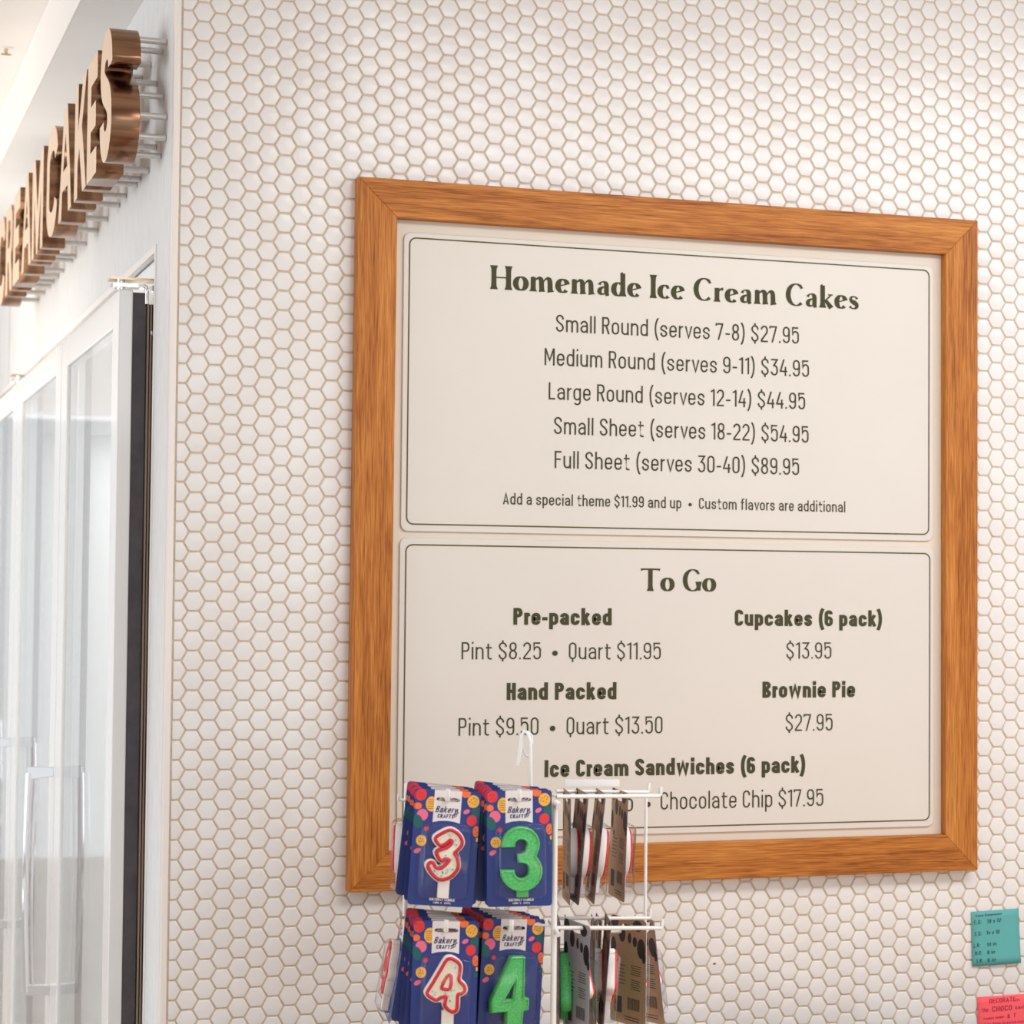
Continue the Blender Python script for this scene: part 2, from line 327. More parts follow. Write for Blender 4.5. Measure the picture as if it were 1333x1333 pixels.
        if ch == 'Q': O = [[(m, .10), (m, -.16)]]
    elif ch == 'H': O = [[(k, 0), (k, 1)], [(W-k, 0), (W-k, 1)], [(k, .51), (W-k, .51)]]
    elif ch == 'K': O = [[(k, 0), (k, 1)], [(W, 1), (k, .38)], [(.18, .52), (W, 0)]]
    elif ch == 'I': w_ = t; O = [[(k, 0), (k, 1)]]
    elif ch == 'x': O = [[(k, 0), (W-k, X)], [(k, X), (W-k, 0)]]
    elif ch == '1': w_ = .20+t*.4; O = [[(w_-k, 0), (w_-k, 1)], [(w_-k, 1-k), (0, .84)]]
    elif ch == '2': r = bowl(0, W, 0, 1); O = [[(L, 1-k-ry*1.05)]+arc(m, 1-k-ry, rx, ry, 180, 0, 9)+[(R-.01, .58), (L+.01, .08+k), (L, k), (W, k)]]
    elif ch == '3': O = [[(.02, 1-k), (R, 1-k), (m-.03, .60)]+arc(m, .60-ry*1.2+.0, rx, ry*1.2, 75, 0, 4)+arc(m, k+ry, rx, ry, 0, -180, 9)]
    elif ch == '4': O = [[(.24, 1), (k*.7, .28), (W+.01, .28)], [(R-.05, 0), (R-.05, .55)]]
    elif ch == '5': O = [[(R, 1-k), (k, 1-k), (k, .55)]+arc(m, .66-k-ry*.4, rx, ry, 150, 0, 8)+arc(m, k+ry, rx, ry, 0, -180, 9)]
    elif ch == '6': C = [ring(0, W, 0, .62)]; O = [[(L, .3), (L, 1-k-ry)]+arc(m, 1-k-ry, rx, ry, 180, 0, 9)]
    elif ch == '7': O = [[(0, .84), (k*.3, 1-k), (R, 1-k), (R-.02, .86), (.14, 0)]]
    elif ch == '8': C = [ring(.02, W-.02, .50-k*.4, 1), ring(0, W, 0, .52+k*.6)]
    elif ch == '9': C = [ring(0, W, .38, 1)]; O = [[(R, .7)]+arc(m, k+ry, rx, ry, 0, -180, 9)]
    elif ch == '(': w_ = .20+t*.3; O = [bez((w_, 1.1), (k-.03, .85), (k-.03, .1), (w_, -.22), 9)]
    elif ch == ')': w_ = .20+t*.3; O = [bez((0, 1.1), (w_-k+.03, .85), (w_-k+.03, .1), (0, -.22), 9)]
    elif ch == '.': w_ = t*1.1; O = [[(k, 0), (k, t*1.15)]]
    elif ch == ':': w_ = t*1.1; O = [[(k, 0), (k, t*1.15)], [(k, .5), (k, .5+t*1.15)]]
    elif ch == '-': w_ = .27; O = [[(.0, .37), (.27, .37)]]
    elif ch == '•': w_ = .31; C = [arc(.155, .36, .075, .075, 0, 330, 12)]
    elif ch == ' ': w_ = .13+t*.25
    return w_, O, C
def sans_line(mb, text, t, xf, gap=None):
    """lays a line out from 0; returns its total width in caps heights (before xf scaling)"""
    gap = gap if gap is not None else (.13 if t < .15 else .088); x = 0; items = []
    for ch in text:
        w_, O, C = sans(ch, t); items.append((x, ch, O, C)); x += w_+(gap if ch != ' ' else .10)-(.05 if ch in 'rv' else 0)
    tot = x-gap
    if mb is not None:
        for x0, ch, O, C in items:
            tt = .16 if ch == '•' else t
            for p in O: ribbon(mb, [(x0+a, b) for a, b in p], tt, lambda u, v: xf(u, v, tot))
            for p in C: ribbon(mb, [(x0+a, b) for a, b in p], tt, lambda u, v: xf(u, v, tot), True)
    return tot
# ---- flared display serif for the two headings
def serif(ch):
    nib = lambda tx, ty: .055+.155*abs(ty)**1.6
    X = .60; out = []
    def stem(x, y0, y1, w_=.19, f0=True, f1=True):
        n = 8; pts = [(x, y0+(y1-y0)*i/n) for i in range(n+1)]
        ws = [w_]*(n+1)
        if f0: ws[0] = w_+.11; ws[1] = w_+.02
        if f1: ws[-1] = w_+.11; ws[-2] = w_+.02
        return (pts, ws, False)
    if ch == 'H': return .86, [stem(.15, 0, 1), stem(.71, 0, 1), ([(.2, .50), (.66, .50)], .055, False)]
    if ch == 'I': return .30, [stem(.15, 0, 1)]
    if ch == 'T': return .80, [stem(.40, 0, .98, f1=False), ([(.0, .93), (.06, .965), (.74, .965), (.80, .93)], [.12, .07, .07, .12], False)]
    if ch == 'o': return .58, [(arc(.29, X/2, .20, X/2-.03, 0, 348, 26), nib, True)]
    if ch == 'e': return .55, [([(.11, .285), (.43, .375)], .05, False), (arc(.28, X/2, .185, X/2-.03, 14, 318, 22), nib, False)]
    if ch == 'c': return .50, [(arc(.28, X/2, .19, X/2-.03, 48, 315, 20), nib, False), ([(.40, .50), (.41, .44)], .12, False)]
    if ch == 'm': return .98, [stem(.15, 0, X, f1=False), (bez((.10, X-.02), (.10, X), (.14, X), (.18, X), 3), .05, False),
                               (bez((.20, .40), (.28, .62), (.47, .64), (.47, .40), 9)+[(.48, .1), (.49, 0)], [.05, .05, .06, .09, .13, .16, .18, .18, .19, .19, .25], False),
                               (bez((.54, .40), (.62, .62), (.80, .64), (.80, .40), 9)+[(.81, .1), (.83, 0)], [.05, .05, .06, .09, .13, .16, .18, .18, .19, .19, .27], False)]
    if ch == 'r': return .44, [stem(.15, 0, X, f1=False), (bez((.20, .38), (.25, .54), (.30, .57), (.40, .555), 7), [.05, .05, .06, .07, .09, .12, .14], False)]
    if ch == 'a': return .56, [(bez((.12, .44), (.14, .62), (.40, .62), (.40, .42), 9)+[(.40, .12), (.43, .03), (.50, .03)], [.12, .09, .06, .05, .06, .1, .15, .17, .18, .18, .14, .06], False),
                               (bez((.36, .37), (.26, .35), (.12, .30), (.12, .17), 7)+bez((.12, .17), (.12, .0), (.32, .02), (.36, .13), 7)[1:], [.05, .06, .08, .11, .14, .16, .17, .15, .11, .08, .06, .05, .05], False)]
    if ch == 'd': return .60, [(arc(.27, X/2-.01, .18, X/2-.03, 60, 330, 20), nib, False), stem(.45, 0, .98, f0=True, f1=False), ([(.34, .95), (.45, 1.0)], [.03, .1], False), ([(.30, .575), (.45, .50)], .05, False), ([(.30, .03), (.43, .1)], .05, False)]
    if ch == 'k': return .62, [stem(.15, 0, .98, f1=False), ([(.04, .95), (.15, 1.0)], [.03, .1], False), ([(.50, .56), (.24, .30)], .06, False), ([(.38, .58), (.58, .58)], .05, False), ([(.27, .34), (.52, .0)], [.13, .22], False)]
    if ch == 's': return .46, [(bez((.37, .46), (.34, .60), (.10, .60), (.10, .45), 8)+bez((.10, .45), (.10, .32), (.37, .30), (.37, .16), 8)[1:]+bez((.37, .16), (.37, -.01), (.10, .0), (.07, .13), 8)[1:],
                                    [.11, .08, .06, .05, .06, .08, .10, .12, .14, .17, .19, .20, .19, .17, .15, .13, .10, .07, .05, .06, .08, .11], False)]
    if ch == 'C': return .80, [(arc(.46, .5, .33, .47, 52, 312, 26), lambda tx, ty: .05+.15*abs(ty)**1.8, False), ([(.66, .90), (.70, .78)], [.06, .12], False)]
    if ch == 'G': return .84, [(arc(.46, .5, .33, .47, 52, 318, 26), lambda tx, ty: .05+.15*abs(ty)**1.8, False), ([(.66, .90), (.70, .78)], [.06, .12], False),
                               ([(.71, .04), (.71, .2), (.71, .44)], [.16, .17, .27], False)]
    return .26, []
def serif_line(mb, text, xf):
    x = 0; it = []
    for ch in text:
        w_, S = serif(ch); it.append((x, S)); x += w_+.035
    tot = x-.035
    if mb is not None:
        for x0, S in it:
            for p, wd, cl in S: ribbon(mb, [(x0+a, b) for a, b in p], wd, lambda u, v: xf(u, v, tot), cl)
    return tot

# ------------------------------------------------------------------ room shell
ZC = 2.558
floor = bbox('floor', (-7, -6, -.05), (4.2, 10, 0), M['floor']); tag(floor, kind='structure')
# tiled wall: grout bed, edge trim, hexagonal tiles
wr = MB(); wr.box((.0506, .0010, 0), (2.4, .12, ZC)); wr.box((.0090, .0010, 0), (.0506, .0108, ZC)); wr = wr.build('wall_right', M['grout']); tag(wr, kind='structure')
tr = MB(); tr.box((.0, -.0010, 0), (.0088, .0108, ZC-.001)); tr.cur = 0
t_o = tr.build('trim_1', M['trim']); tag(t_o, 'cream metal edge strip on the corner of the tiled wall', kind='structure')
bvm = t_o.modifiers.new('bevel', 'BEVEL'); bvm.width = .0012; bvm.segments = 2
P_ = .027; H_ = P_*math.sqrt(3)/2
CX = (0.0397, 1.0057, 0.0037, -0.0258, -0.0102, 0.0073); CZ = (2.3529, -0.0092, 1.0047, -0.0022, 0.0445, 0.018)
def tile_pos(c, r):
    B = (1, c*H_, r*P_, c*r*1e-4, c*c*1e-4, r*r*1e-4)
    return sum(a*b for a, b in zip(CX, B)), sum(a*b for a, b in zip(CZ, B))
XCUT = .0112
def clip(poly):
    out = []
    for i in range(len(poly)):
        a, b = poly[i-1], poly[i]
        if (a[0] >= XCUT) != (b[0] >= XCUT):
            t = (XCUT-a[0])/(b[0]-a[0]); out.append((XCUT, a[1]+t*(b[1]-a[1])))
        if b[0] >= XCUT: out.append(b)
    return out
def tile_mesh(mb, cx, cz, rng, org=(0, 0)):
    s = .01435*(1+rng.uniform(-.008, .008)); ro = math.radians(rng.uniform(-1.0, 1.0))
    hexa = [(cx+s*math.cos(ro+k*PI/3), cz+s*math.sin(ro+k*PI/3)) for k in range(6)]
    hexa = clip(hexa)
    if len(hexa) < 3: return False
    mx = sum(p[0] for p in hexa)/len(hexa); mz = sum(p[1] for p in hexa)/len(hexa); n = len(hexa)
    tx, tz = rng.uniform(-.010, .010), rng.uniform(-.010, .010); vs = []
    for sc_, y in ((1.0, .0012), (1.0, .0002), (.95, -.0005), (.86, -.0007)):
        for p in hexa:
            x = mx+(p[0]-mx)*sc_; z = mz+(p[1]-mz)*sc_
            vs.append((x-org[0], y+(x-mx)*tx+(z-mz)*tz, z-org[1]))
    vs.append((mx-org[0], -.00074, mz-org[1])); k = len(vs)-1
    fs = [(j*n+i, j*n+(i+1) % n, (j+1)*n+(i+1) % n, (j+1)*n+i) for j in range(3) for i in range(n)]
    fs += [(3*n+i, 3*n+(i+1) % n, k) for i in range(n)]
    fs = [f[::-1] for f in fs]
    mb.add(vs, fs, True); return True
def px_of(x, y, z):
    q = Vector((x, y, z))-EYE; return 666.5+F*q.dot(RT)/q.dot(FW), 666.5-F*q.dot(UP)/q.dot(FW)
rng = random.Random(3); spots = []
for c in range(-1, 125):
    for h in range(-190, 22):
        r = h/2
        if (int(c) % 2 == 0) != (h % 2 == 0): continue
        x, z = tile_pos(c, r) if c < 108 and r > -95 else (None, None)
        if x is None: continue
        if z > ZC-.012 or z < .02: continue
        u, v = px_of(x, 0, z)
        if x > 2.38 or z < .60: continue
        hid = (.275 < x < 1.215 and 1.165 < z < 2.11)
        if hid: continue
        inside = 222 < u < 1330 and 3 < v < 1330 and not (525 < u < 720 and v > 1160)
        spots.append((x, z, inside, u))
spots.sort(key=lambda s: (not s[2], s[3]))
bulk = MB()
for i, (x, z, ins, u) in enumerate(spots):
    if i < 300:
        mb = MB()
        if tile_mesh(mb, x, z, rng, (x, z)): mb.build('tile', M['tile'], wr, (x, 0, z))
    else: tile_mesh(bulk, x, z, rng)
bt = bulk.build('tile_mosaic', M['tile'], wr); tag(bt, kind='stuff')

# white wall with the freezer opening
wl = MB(); Y0, Y1, ZB, ZT = .1345, 3.2, .10, 2.0385
wl.box((0, .0110, 0), (.05, Y0, ZC)); wl.box((0, Y0, ZT), (.05, Y1, ZC)); wl.box((0, Y0, 0), (.05, Y1, ZB)); wl.box((0, Y1, 0), (.05, 9.5, ZC))
wlo = wl.build('wall_left', M['white_wall']); tag(wlo, kind='structure')
sm_ = MB(); sm_.box((-.0006, 2.352, ZT), (.0, 2.357, ZC-.12)); smo = sm_.build('panel_joint', M['brass'], wlo)
# thin white surround just inside the opening
jb = MB(); jb.box((-.002, Y0-.008, ZB), (.006, Y0+.0015, ZT+.009)); jb.box((-.002, Y0+.0016, ZT-.0015), (.006, Y1, ZT+.009))
tag(jb.build('trim_2', M['paint']), kind='structure')
# soffit above the sign, fascia and ceiling
sf = bbox('ceiling_soffit', (-.088, .0, 2.4415), (-.0002, 9.5, ZC-.0005), M['soffit']); sf.name = 'trim_3'; tag(sf, 'pale grey soffit running along the top of the white wall', kind='structure')
fa = bbox('trim_4', (-.0895, .0, 2.4415), (-.0882, 9.5, ZC-.0005), M['paint']); tag(fa, 'white fascia board on the edge of the soffit', kind='structure')
ce = MB(); ce.box((-7, -6, ZC), (4.2, 9.5, ZC+.05)); ceo = ce.build('ceiling', M['paint']); tag(ceo, kind='structure')
# a small brass sprinkler on the ceiling, its kind unknown
sp = empty('ceiling_fitting', at(8, 62, 2, ZC)); tag(sp, 'tiny brass sprinkler on the bright ceiling at the upper left corner', 'fitting')
mb = MB(); mb.tube([(0, 0, 0), (0, 0, -.002)], .012, 16); mb.build('rosette', M['plastic'], sp)
mb = MB(); mb.tube([(0, 0, -.002), (0, 0, -.012)], .0035, 10); mb.tube([(-.009, 0, -.0125), (.009, 0, -.0125)], .0018, 6); mb.build('fitting_head', M['brass'], sp)

# ------------------------------------------------------------------ freezer cabinet with glass doors
fz = empty('display_freezer', (.3, 1.6, .1)); fz.location = (0, 0, 0)
tag(fz, 'white built-in display freezer with tall glass doors in the white wall', 'freezer')
cb = MB()
cb.box((.012, Y0+.002, ZB), (.75, Y0+.03, ZT-.003)); cb.box((.012, Y1-.03, ZB), (.75, Y1-.002, ZT-.003)); cb.box((.72, Y0+.03, ZB), (.75, Y1-.03, ZT-.003))
cb.box((.012, Y0+.03, ZT-.045), (.72, Y1-.03, ZT-.003)); cb.box((.012, Y0+.03, ZB), (.72, Y1-.03, ZB+.05))
cb.build('cabinet', M['paint'], fz)
hd = MB(); hd.box((.010, Y0+.002, 1.975), (.03, Y1-.002, ZT-.002)); hd.build('header', M['soffit'], fz)
DX0, DX1, DZ0, DZ1 = -.049, -.029, .16, 1.9845
for i, (a, b, ga, gb) in enumerate(((.150, .838, .212, .757), (.844, 1.608, .923, 1.515), (1.614, 2.38, 1.70, 2.29), (2.386, 3.15, 2.47, 3.06))):
    d = empty('door'); d.parent = fz
    GZ0, GZ1 = .25, 1.934
    fr = MB()
    fr.box((DX0, a, DZ0), (DX1, ga, DZ1)); fr.box((DX0, gb, DZ0), (DX1, b, DZ1)); fr.box((DX0, ga, DZ0), (DX1, gb, GZ0)); fr.box((DX0, ga, GZ1), (DX1, gb, DZ1))
    f = fr.build('door_frame', M['door_white'], d)
    md = f.modifiers.new('bevel', 'BEVEL'); md.width = .002; md.segments = 2
    g = MB(); g.box((DX0+.0035, ga+.0005, GZ0+.0005), (DX0+.0085, gb-.0005, GZ1-.0005)); g.build('glass_pane', M['glass'], d)
    c = MB(); c.box((DX1+.0002, a+.0015, DZ0+.003), (DX1+.0185, a+.014, DZ1-.004)); c.build('door_back_edge', M['rubber'], d)
    c = MB(); c.box((DX1+.0002, b-.014, DZ0+.003), (DX1+.0185, b-.0015, DZ1-.004)); c.box((DX1+.0002, a+.014, DZ1-.018), (DX1+.0185, b-.014, DZ1-.004)); c.build('door_liner', M['plastic'], d)
    gk = MB()
    for j, (x0, x1, mi) in enumerate(((-.0103, -.0085, 1), (-.0083, -.0058, 0), (-.0056, -.0042, 1), (-.0040, -.0018, 0), (-.0016, -.0004, 1), (-.0002, .0038, 0))):
        gk.cur = mi; y = a+.001+(.0035 if mi else 0)
        gk.box((x0, y, DZ0+.004), (x1, a+.014, DZ1-.02))
    gk.build('gasket', [M['rubber2'], M['rubber3']], d)
    # top hinge
    hy = a if i != 1 else b-.03
    if i in (0, 2):
        hn = MB(); hn.box((-.062, hy-.002, DZ1+.0135), (.004, hy+.030, DZ1+.0165)); hn.box((.0015, hy-.004, DZ1-.075), (.004, hy+.012, DZ1+.0165))
        hn.build('hinge_plate', M['brass'], d)
        hn = MB(); hn.box((-.058, hy+.001, DZ1+.0035), (-.012, hy+.026, DZ1+.0085)); hn.tube([(-.014, hy+.002, DZ1+.006), (-.0105, hy+.002, DZ1+.0045), (-.0095, hy+.002, DZ1-.002), (-.0095, hy+.002, DZ1-.020)], .003, 8)
        hn.tube([(-.045, hy+.013, DZ1), (-.045, hy+.013, DZ1+.0135)], .006, 12)
        hn.build('hinge_arm', M['chrome'], d)
        for zz, rr_ in ((DZ1+.002, .0045), (DZ1-.062, .0035)):
            bo = MB(); bo.tube([(-.0015, hy-.0075, zz), (-.0015, hy+.004, zz)], rr_, 10); bo.build('bolt', M['chrome'], d)
    # pull handle
    if i in (1, 2, 3):
        y = a+.018; hx = DX0-.036; za, zb = .868, 1.2405
        hb = MB()
        for z in (za, zb):
            hb.add([(DX0, y-.010, z-.006), (DX0, y+.010, z-.006), (DX0, y+.010, z+.010), (DX0, y-.010, z+.010),
                    (hx-.006, y-.006, z-.011 if z == zb else z-.006), (hx-.006, y+.006, z-.011 if z == zb else z-.006), (hx-.006, y+.006, z+.012), (hx-.006, y-.006, z+.012)],
                   [(0, 1, 2, 3), (7, 6, 5, 4), (0, 4, 5, 1), (1, 5, 6, 2), (2, 6, 7, 3), (3, 7, 4, 0)])
        n = 14; pts = [(hx-.004-.004*math.sin(PI*k/n), y, za+(zb-za)*k/n) for k in range(n+1)]
        hb.tube(pts, [.0075-.002*math.sin(PI*k/n) for k in range(n+1)], 12)
        hb.tube([(hx+.008-.004*math.sin(PI*k/n), y+.004, za+(zb-za)*k/n) for k in range(n+1)], .0022, 8)
        h = hb.build('handle', M['chrome'], d); md = h.modifiers.new('bevel', 'BEVEL'); md.width = .0015; md.segments = 2; md.limit_method = 'ANGLE'

# ------------------------------------------------------------------ copper letters on stand-off pins
LX0, LX1, LZ, LH = -.079, -.039, 2.158, .178
ST = .046
def outline_ribbon(path, w_):
    L, R = sides(path, w_); return L+R[::-1]
def letter_shape(ch, w_):
    H = LH; t = ST; v = t*.86
    if ch == 'E': return [[(0, 0), (w_, 0), (w_, t*.85), (v, t*.85), (v, H*.5-t*.40), (w_*.88, H*.5-t*.40), (w_*.88, H*.5+t*.42), (v, H*.5+t*.42), (v, H-t*.85), (w_, H-t*.85), (w_, H), (0, H)]]
    if ch == 'A': c = w_/2; q = v*.55; return [[(0, 0), (v*1.02, 0), (v*1.02+.009, t*.95), (w_-v*1.02-.009, t*.95), (w_-v*1.02, 0), (w_, 0), (c+q, H), (c-q, H)], [(v*1.02+.018, t*1.65), (c, H-t*.95), (w_-v*1.02-.018, t*1.65)][::-1]]
    if ch == 'M': c = w_/2; return [[(0, 0), (v*.9, 0), (v*.9, H*.62), (c-.009, 0), (c+.009, 0), (w_-v*.9, H*.62), (w_-v*.9, 0), (w_, 0), (w_, H), (w_-v*1.15, H), (c, H*.42), (v*1.15, H), (0, H)]]
    if ch == 'K': return [[(0, 0), (v, 0), (v, H*.30), (v+.018, H*.42), (w_-v*1.1, 0), (w_, 0), (v+.046, H*.58), (w_-.006, H), (w_-v*1.05-.006, H), (v, H*.58), (v, H), (0, H)]]
    if ch == 'R': return [[(0, 0), (v, 0), (v, H*.36), (w_*.46, H*.36), (w_-v*1.05, 0), (w_, 0), (w_*.78, H*.41)]+arc(w_*.55, H*.70, w_*.43, H*.30, -50, 90, 10)+[(0, H)],
                          ([(v, H*.52)]+arc(w_*.50, H*.68, w_*.20, H*.16, -90, 90, 8)+[(v, H*.84)])[::-1]]
    if ch == 'C': return [outline_ribbon(arc(w_/2, H-.055, w_/2-v/2, .055-t*.42, 5, 180, 14)+arc(w_/2, .055, w_/2-v/2, .055-t*.42, 180, 355, 14), v)]
    if ch == 'S':
        k = t*.46; rx = w_/2-v/2; ry = .050-k; m = w_/2; w2 = v*1.03
        p = arc(m, H-.052, rx, .052-k, -6, 180, 16)+bez((m-rx, H-.052), (m-rx, H*.50), (m+rx, H*.55), (m+rx, .054), 12)[1:]+arc(m, .054, rx, .054-k, 0, -186, 16)[1:]
        return [outline_ribbon(p, w2)]
SIGN = [('S', .044, .160, 'copper letter S nearest the wall corner, hanging at the upper left'),
        ('E', .196, .303, 'copper letter E between the S and the K of the wall lettering'),
        ('K', .311, .455, 'copper letter K of the wall lettering, right after the letter A'),
        ('A', .492, .664, 'copper letter A between C and K in the second word of the wall lettering'),
        ('C', .688, .845, 'copper letter C that begins the second word of the wall lettering'),
        ('M', .905, 1.085, 'copper letter M that ends the first word of the wall lettering'),
        ('A', 1.100, 1.272, 'copper letter A just before the M in the first word of the wall lettering'),
        ('E', 1.318, 1.440, 'copper letter E between R and A in the first word of the wall lettering'),
        ('R', 1.462, 1.600, 'copper letter R at the left edge of the photo in the wall lettering'),
        ('C', 1.625, 1.780, 'copper letter C cut by the left edge of the photo, before the R')]
for ch, ya, yb, lab in SIGN:
    wd = yb-ya; root = empty('sign_letter', (LX1, yb, LZ)); tag(root, lab, 'sign letter', 'copper letters mounted on the white wall')
    o = poly_solid('letter_body', letter_shape(ch, wd), LX1-LX0, [M['copper'], M['copper_dimmed']], bevel=.0006,
                   xf=lambda u, v, w_: Vector((-(LX1-LX0)/2-w_, -u, (v*(1.066 if ch == 'S' else 1.045)-.004) if ch in 'SC' else v)), parent=root)
    me = o.data
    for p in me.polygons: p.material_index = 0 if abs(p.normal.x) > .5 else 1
    pins = {'S': [(.5, .90), (.80, .93), (.10, .70), (.90, .32), (.5, .06), (.12, .18), (.62, .52), (.86, .16)], 'E': [(.12, .93), (.12, .07), (.9, .93), (.85, .06), (.8, .5)],
            'K': [(.12, .93), (.12, .07), (.85, .93), (.9, .06)], 'A': [(.5, .93), (.1, .06), (.9, .06)], 'C': [(.5, .93), (.5, .06), (.1, .5)],
            'M': [(.1, .93), (.1, .06), (.92, .93), (.92, .06)], 'R': [(.12, .93), (.12, .06), (.88, .06), (.85, .75)]}[ch]
    for a, b in pins:
        mb = MB(); y = -a*wd; z = b*LH
        mb.tube([(-.0005, y, z), (-LX1-.001, y, z)], .0046, 10)
        mb.tube([(.022, y-.0055, z-.0022), (.022, y, z-.0022)], .0012, 6)
        mb.build('standoff_pin', M['pin'], root)

# ------------------------------------------------------------------ framed menu board
FY = -.022; SY = -.0095; BY = -.0062
board = empty('menu_board', (.747, 0, 1.1412)); tag(board, 'large cream price board in an oak frame listing ice cream cakes', 'menu board')
ox = Vector((.2555, 1.2385, 0)); bl = (.2549, 1.1413); br = (1.2388, 1.1417); tl = (.2565, 2.1358); trr = (1.2382, 2.1364)
ib = (.3105, 1.1955); irb = (1.1845, 1.1965); itl = (.3130, 2.0815); itr = (1.1830, 2.0815)
ibl = (.3115, 1.1955)
def rail(name, a, b, c, d):
    """a-b outer edge, d-c inner edge (mitred)"""
    A, B = Vector((a[0], 0, a[1])), Vector((b[0], 0, b[1])); mid = (A+B)/2; X = (B-A).normalized(); Y = Vector((0, 1, 0)); Z = X.cross(Y)
    R = Matrix((X, Y, Z)).transposed()
    vs = []
    for y in (FY, -.0012):
        for p in (a, b, c, d): vs.append(R.transposed() @ (Vector((p[0], y, p[1]))-mid))
    mb = MB(); mb.add(vs, [(0, 1, 2, 3), (7, 6, 5, 4), (0, 4, 5, 1), (1, 5, 6, 2), (2, 6, 7, 3), (3, 7, 4, 0)])
    o = mb.build(name, M['oak'], board); o.matrix_parent_inverse = Matrix.Identity(4)
    o.rotation_euler = R.to_euler(); o.location = mid-board.location
    me = o.data
    import bmesh
    bm = bmesh.new(); bm.from_mesh(me); bmesh.ops.recalc_face_normals(bm, faces=bm.faces); bm.to_mesh(me); bm.free()
    md = o.modifiers.new('bevel', 'BEVEL'); md.width = .0007; md.segments = 1
    return o
g_ = .0002
rail('frame_rail', tl, trr, itr, itl); rail('frame_rail', br, bl, ibl, irb); rail('frame_rail', bl, tl, itl, ibl); rail('frame_rail', trr, br, irb, itr)
def shift(o): o.location = -board.location; return o
shift(bbox('backing_panel', (.300, BY, 1.185), (1.195, -.0012, 2.093), M['cream'], board))
def panel(x0, z0, x1, z1):
    o = poly_solid('sign_panel', [rrect(x0, z0, x1, z1, .010)], abs(SY-BY)-.0002, M['panel'], bevel=.0008, xf=lambda u, v, w_: Vector((u, (SY+BY)/2-w_, v)), parent=board)
    return shift(o)
PU = panel(.3265, 1.6415, 1.1680, 2.0640); PL = panel(.3255, 1.2085, 1.1700, 1.6325)
def rule(par, x0, z0, x1, z1):
    mb = MB(); ribbon(mb, rrect(x0, z0, x1, z1, .0095, 6), .0019, lambda u, v: (u, SY-.00035, v), True)
    return mb.build('border_line', M['ink2'], par)
rule(PU, .3349, 1.6518, 1.1608, 2.0564); rule(PL, .3344, 1.2184, 1.1628, 1.6227)
def flip(me):
    for p in me.polygons: p.flip()
def line(par, text, x0px, x1px, bpx, tpx, t=.092, ser=False):
    """x0px..x1px = ends of the line, bpx / tpx = baseline and cap height at its left end"""
    A = at(x0px, bpx, 1, SY-.0004); T = at(x0px, tpx, 1, SY-.0004); h = (T.z-A.z)
    guess = at(x1px, bpx, 1, SY-.0004)
    for _ in range(6):
        u, v = px_of(guess.x, guess.y, A.z); guess = at(x1px, v, 1, SY-.0004)
    W_ = guess.x-A.x
    mb = MB(); f = lambda u, v, tot: (A.x+u/tot*W_, SY-.0004, A.z+v*h)
    serif_line(mb, text, f) if ser else sans_line(mb, text, t, f)
    o = mb.build('lettering', M['ink'], par); return o
line(PU, 'Homemade Ice Cream Cakes', 637.8, 1118.3, 376.0, 345.0, ser=True)
for a in (('Small Round (serves 7-8) $27.95', 723.8, 1040, 431.6, 409.4), ('Medium Round (serves 9-11) $34.95', 709, 1053.2, 475.3, 452.9), ('Large Round (serves 12-14) $44.95', 714.3, 1048.1, 519.8, 497.5),
          ('Small Sheet (serves 18-22) $54.95', 721.3, 1052.6, 564.9, 542.5), ('Full Sheet (serves 30-40) $89.95', 722.1, 1040.3, 609.2, 586.8)): line(PU, *a)
line(PU, 'Add a special theme $11.99 and up  •  Custom flavors are additional', 655, 1100.4, 656.4, 641.5, t=.11)
line(PL, 'To Go', 834.3, 932, 769.2, 739.8, ser=True)
for a in (('Pre-packed', 668.3, 796.2, 813.3, 791.3), ('Hand Packed', 659.6, 802.5, 911.2, 888.9), ('Cupcakes (6 pack)', 956.5, 1148.6, 814.6, 793.5), ('Brownie Pie', 992.6, 1113.1, 908.3, 887.3),
          ('Ice Cream Sandwiches (6 pack)', 708.9, 1048.6, 1011.8, 989.6)): line(PL, *a, t=.195)
for a in (('Pint $8.25  •  Quart $11.95', 600.9, 860.2, 858.3, 835.9), ('Pint $9.50  •  Quart $13.50', 597, 862.4, 957.8, 934.8), ('$13.95', 1023.8, 1082.3, 857.4, 836.0), ('$27.95', 1022.8, 1083.8, 951.6, 929.8),
          ('o  •', 813.5, 847, 1056.5, 1032.5), ('Chocolate Chip $17.95', 860.1, 1071.7, 1054.0, 1031.2)): line(PL, *a, t=.085)

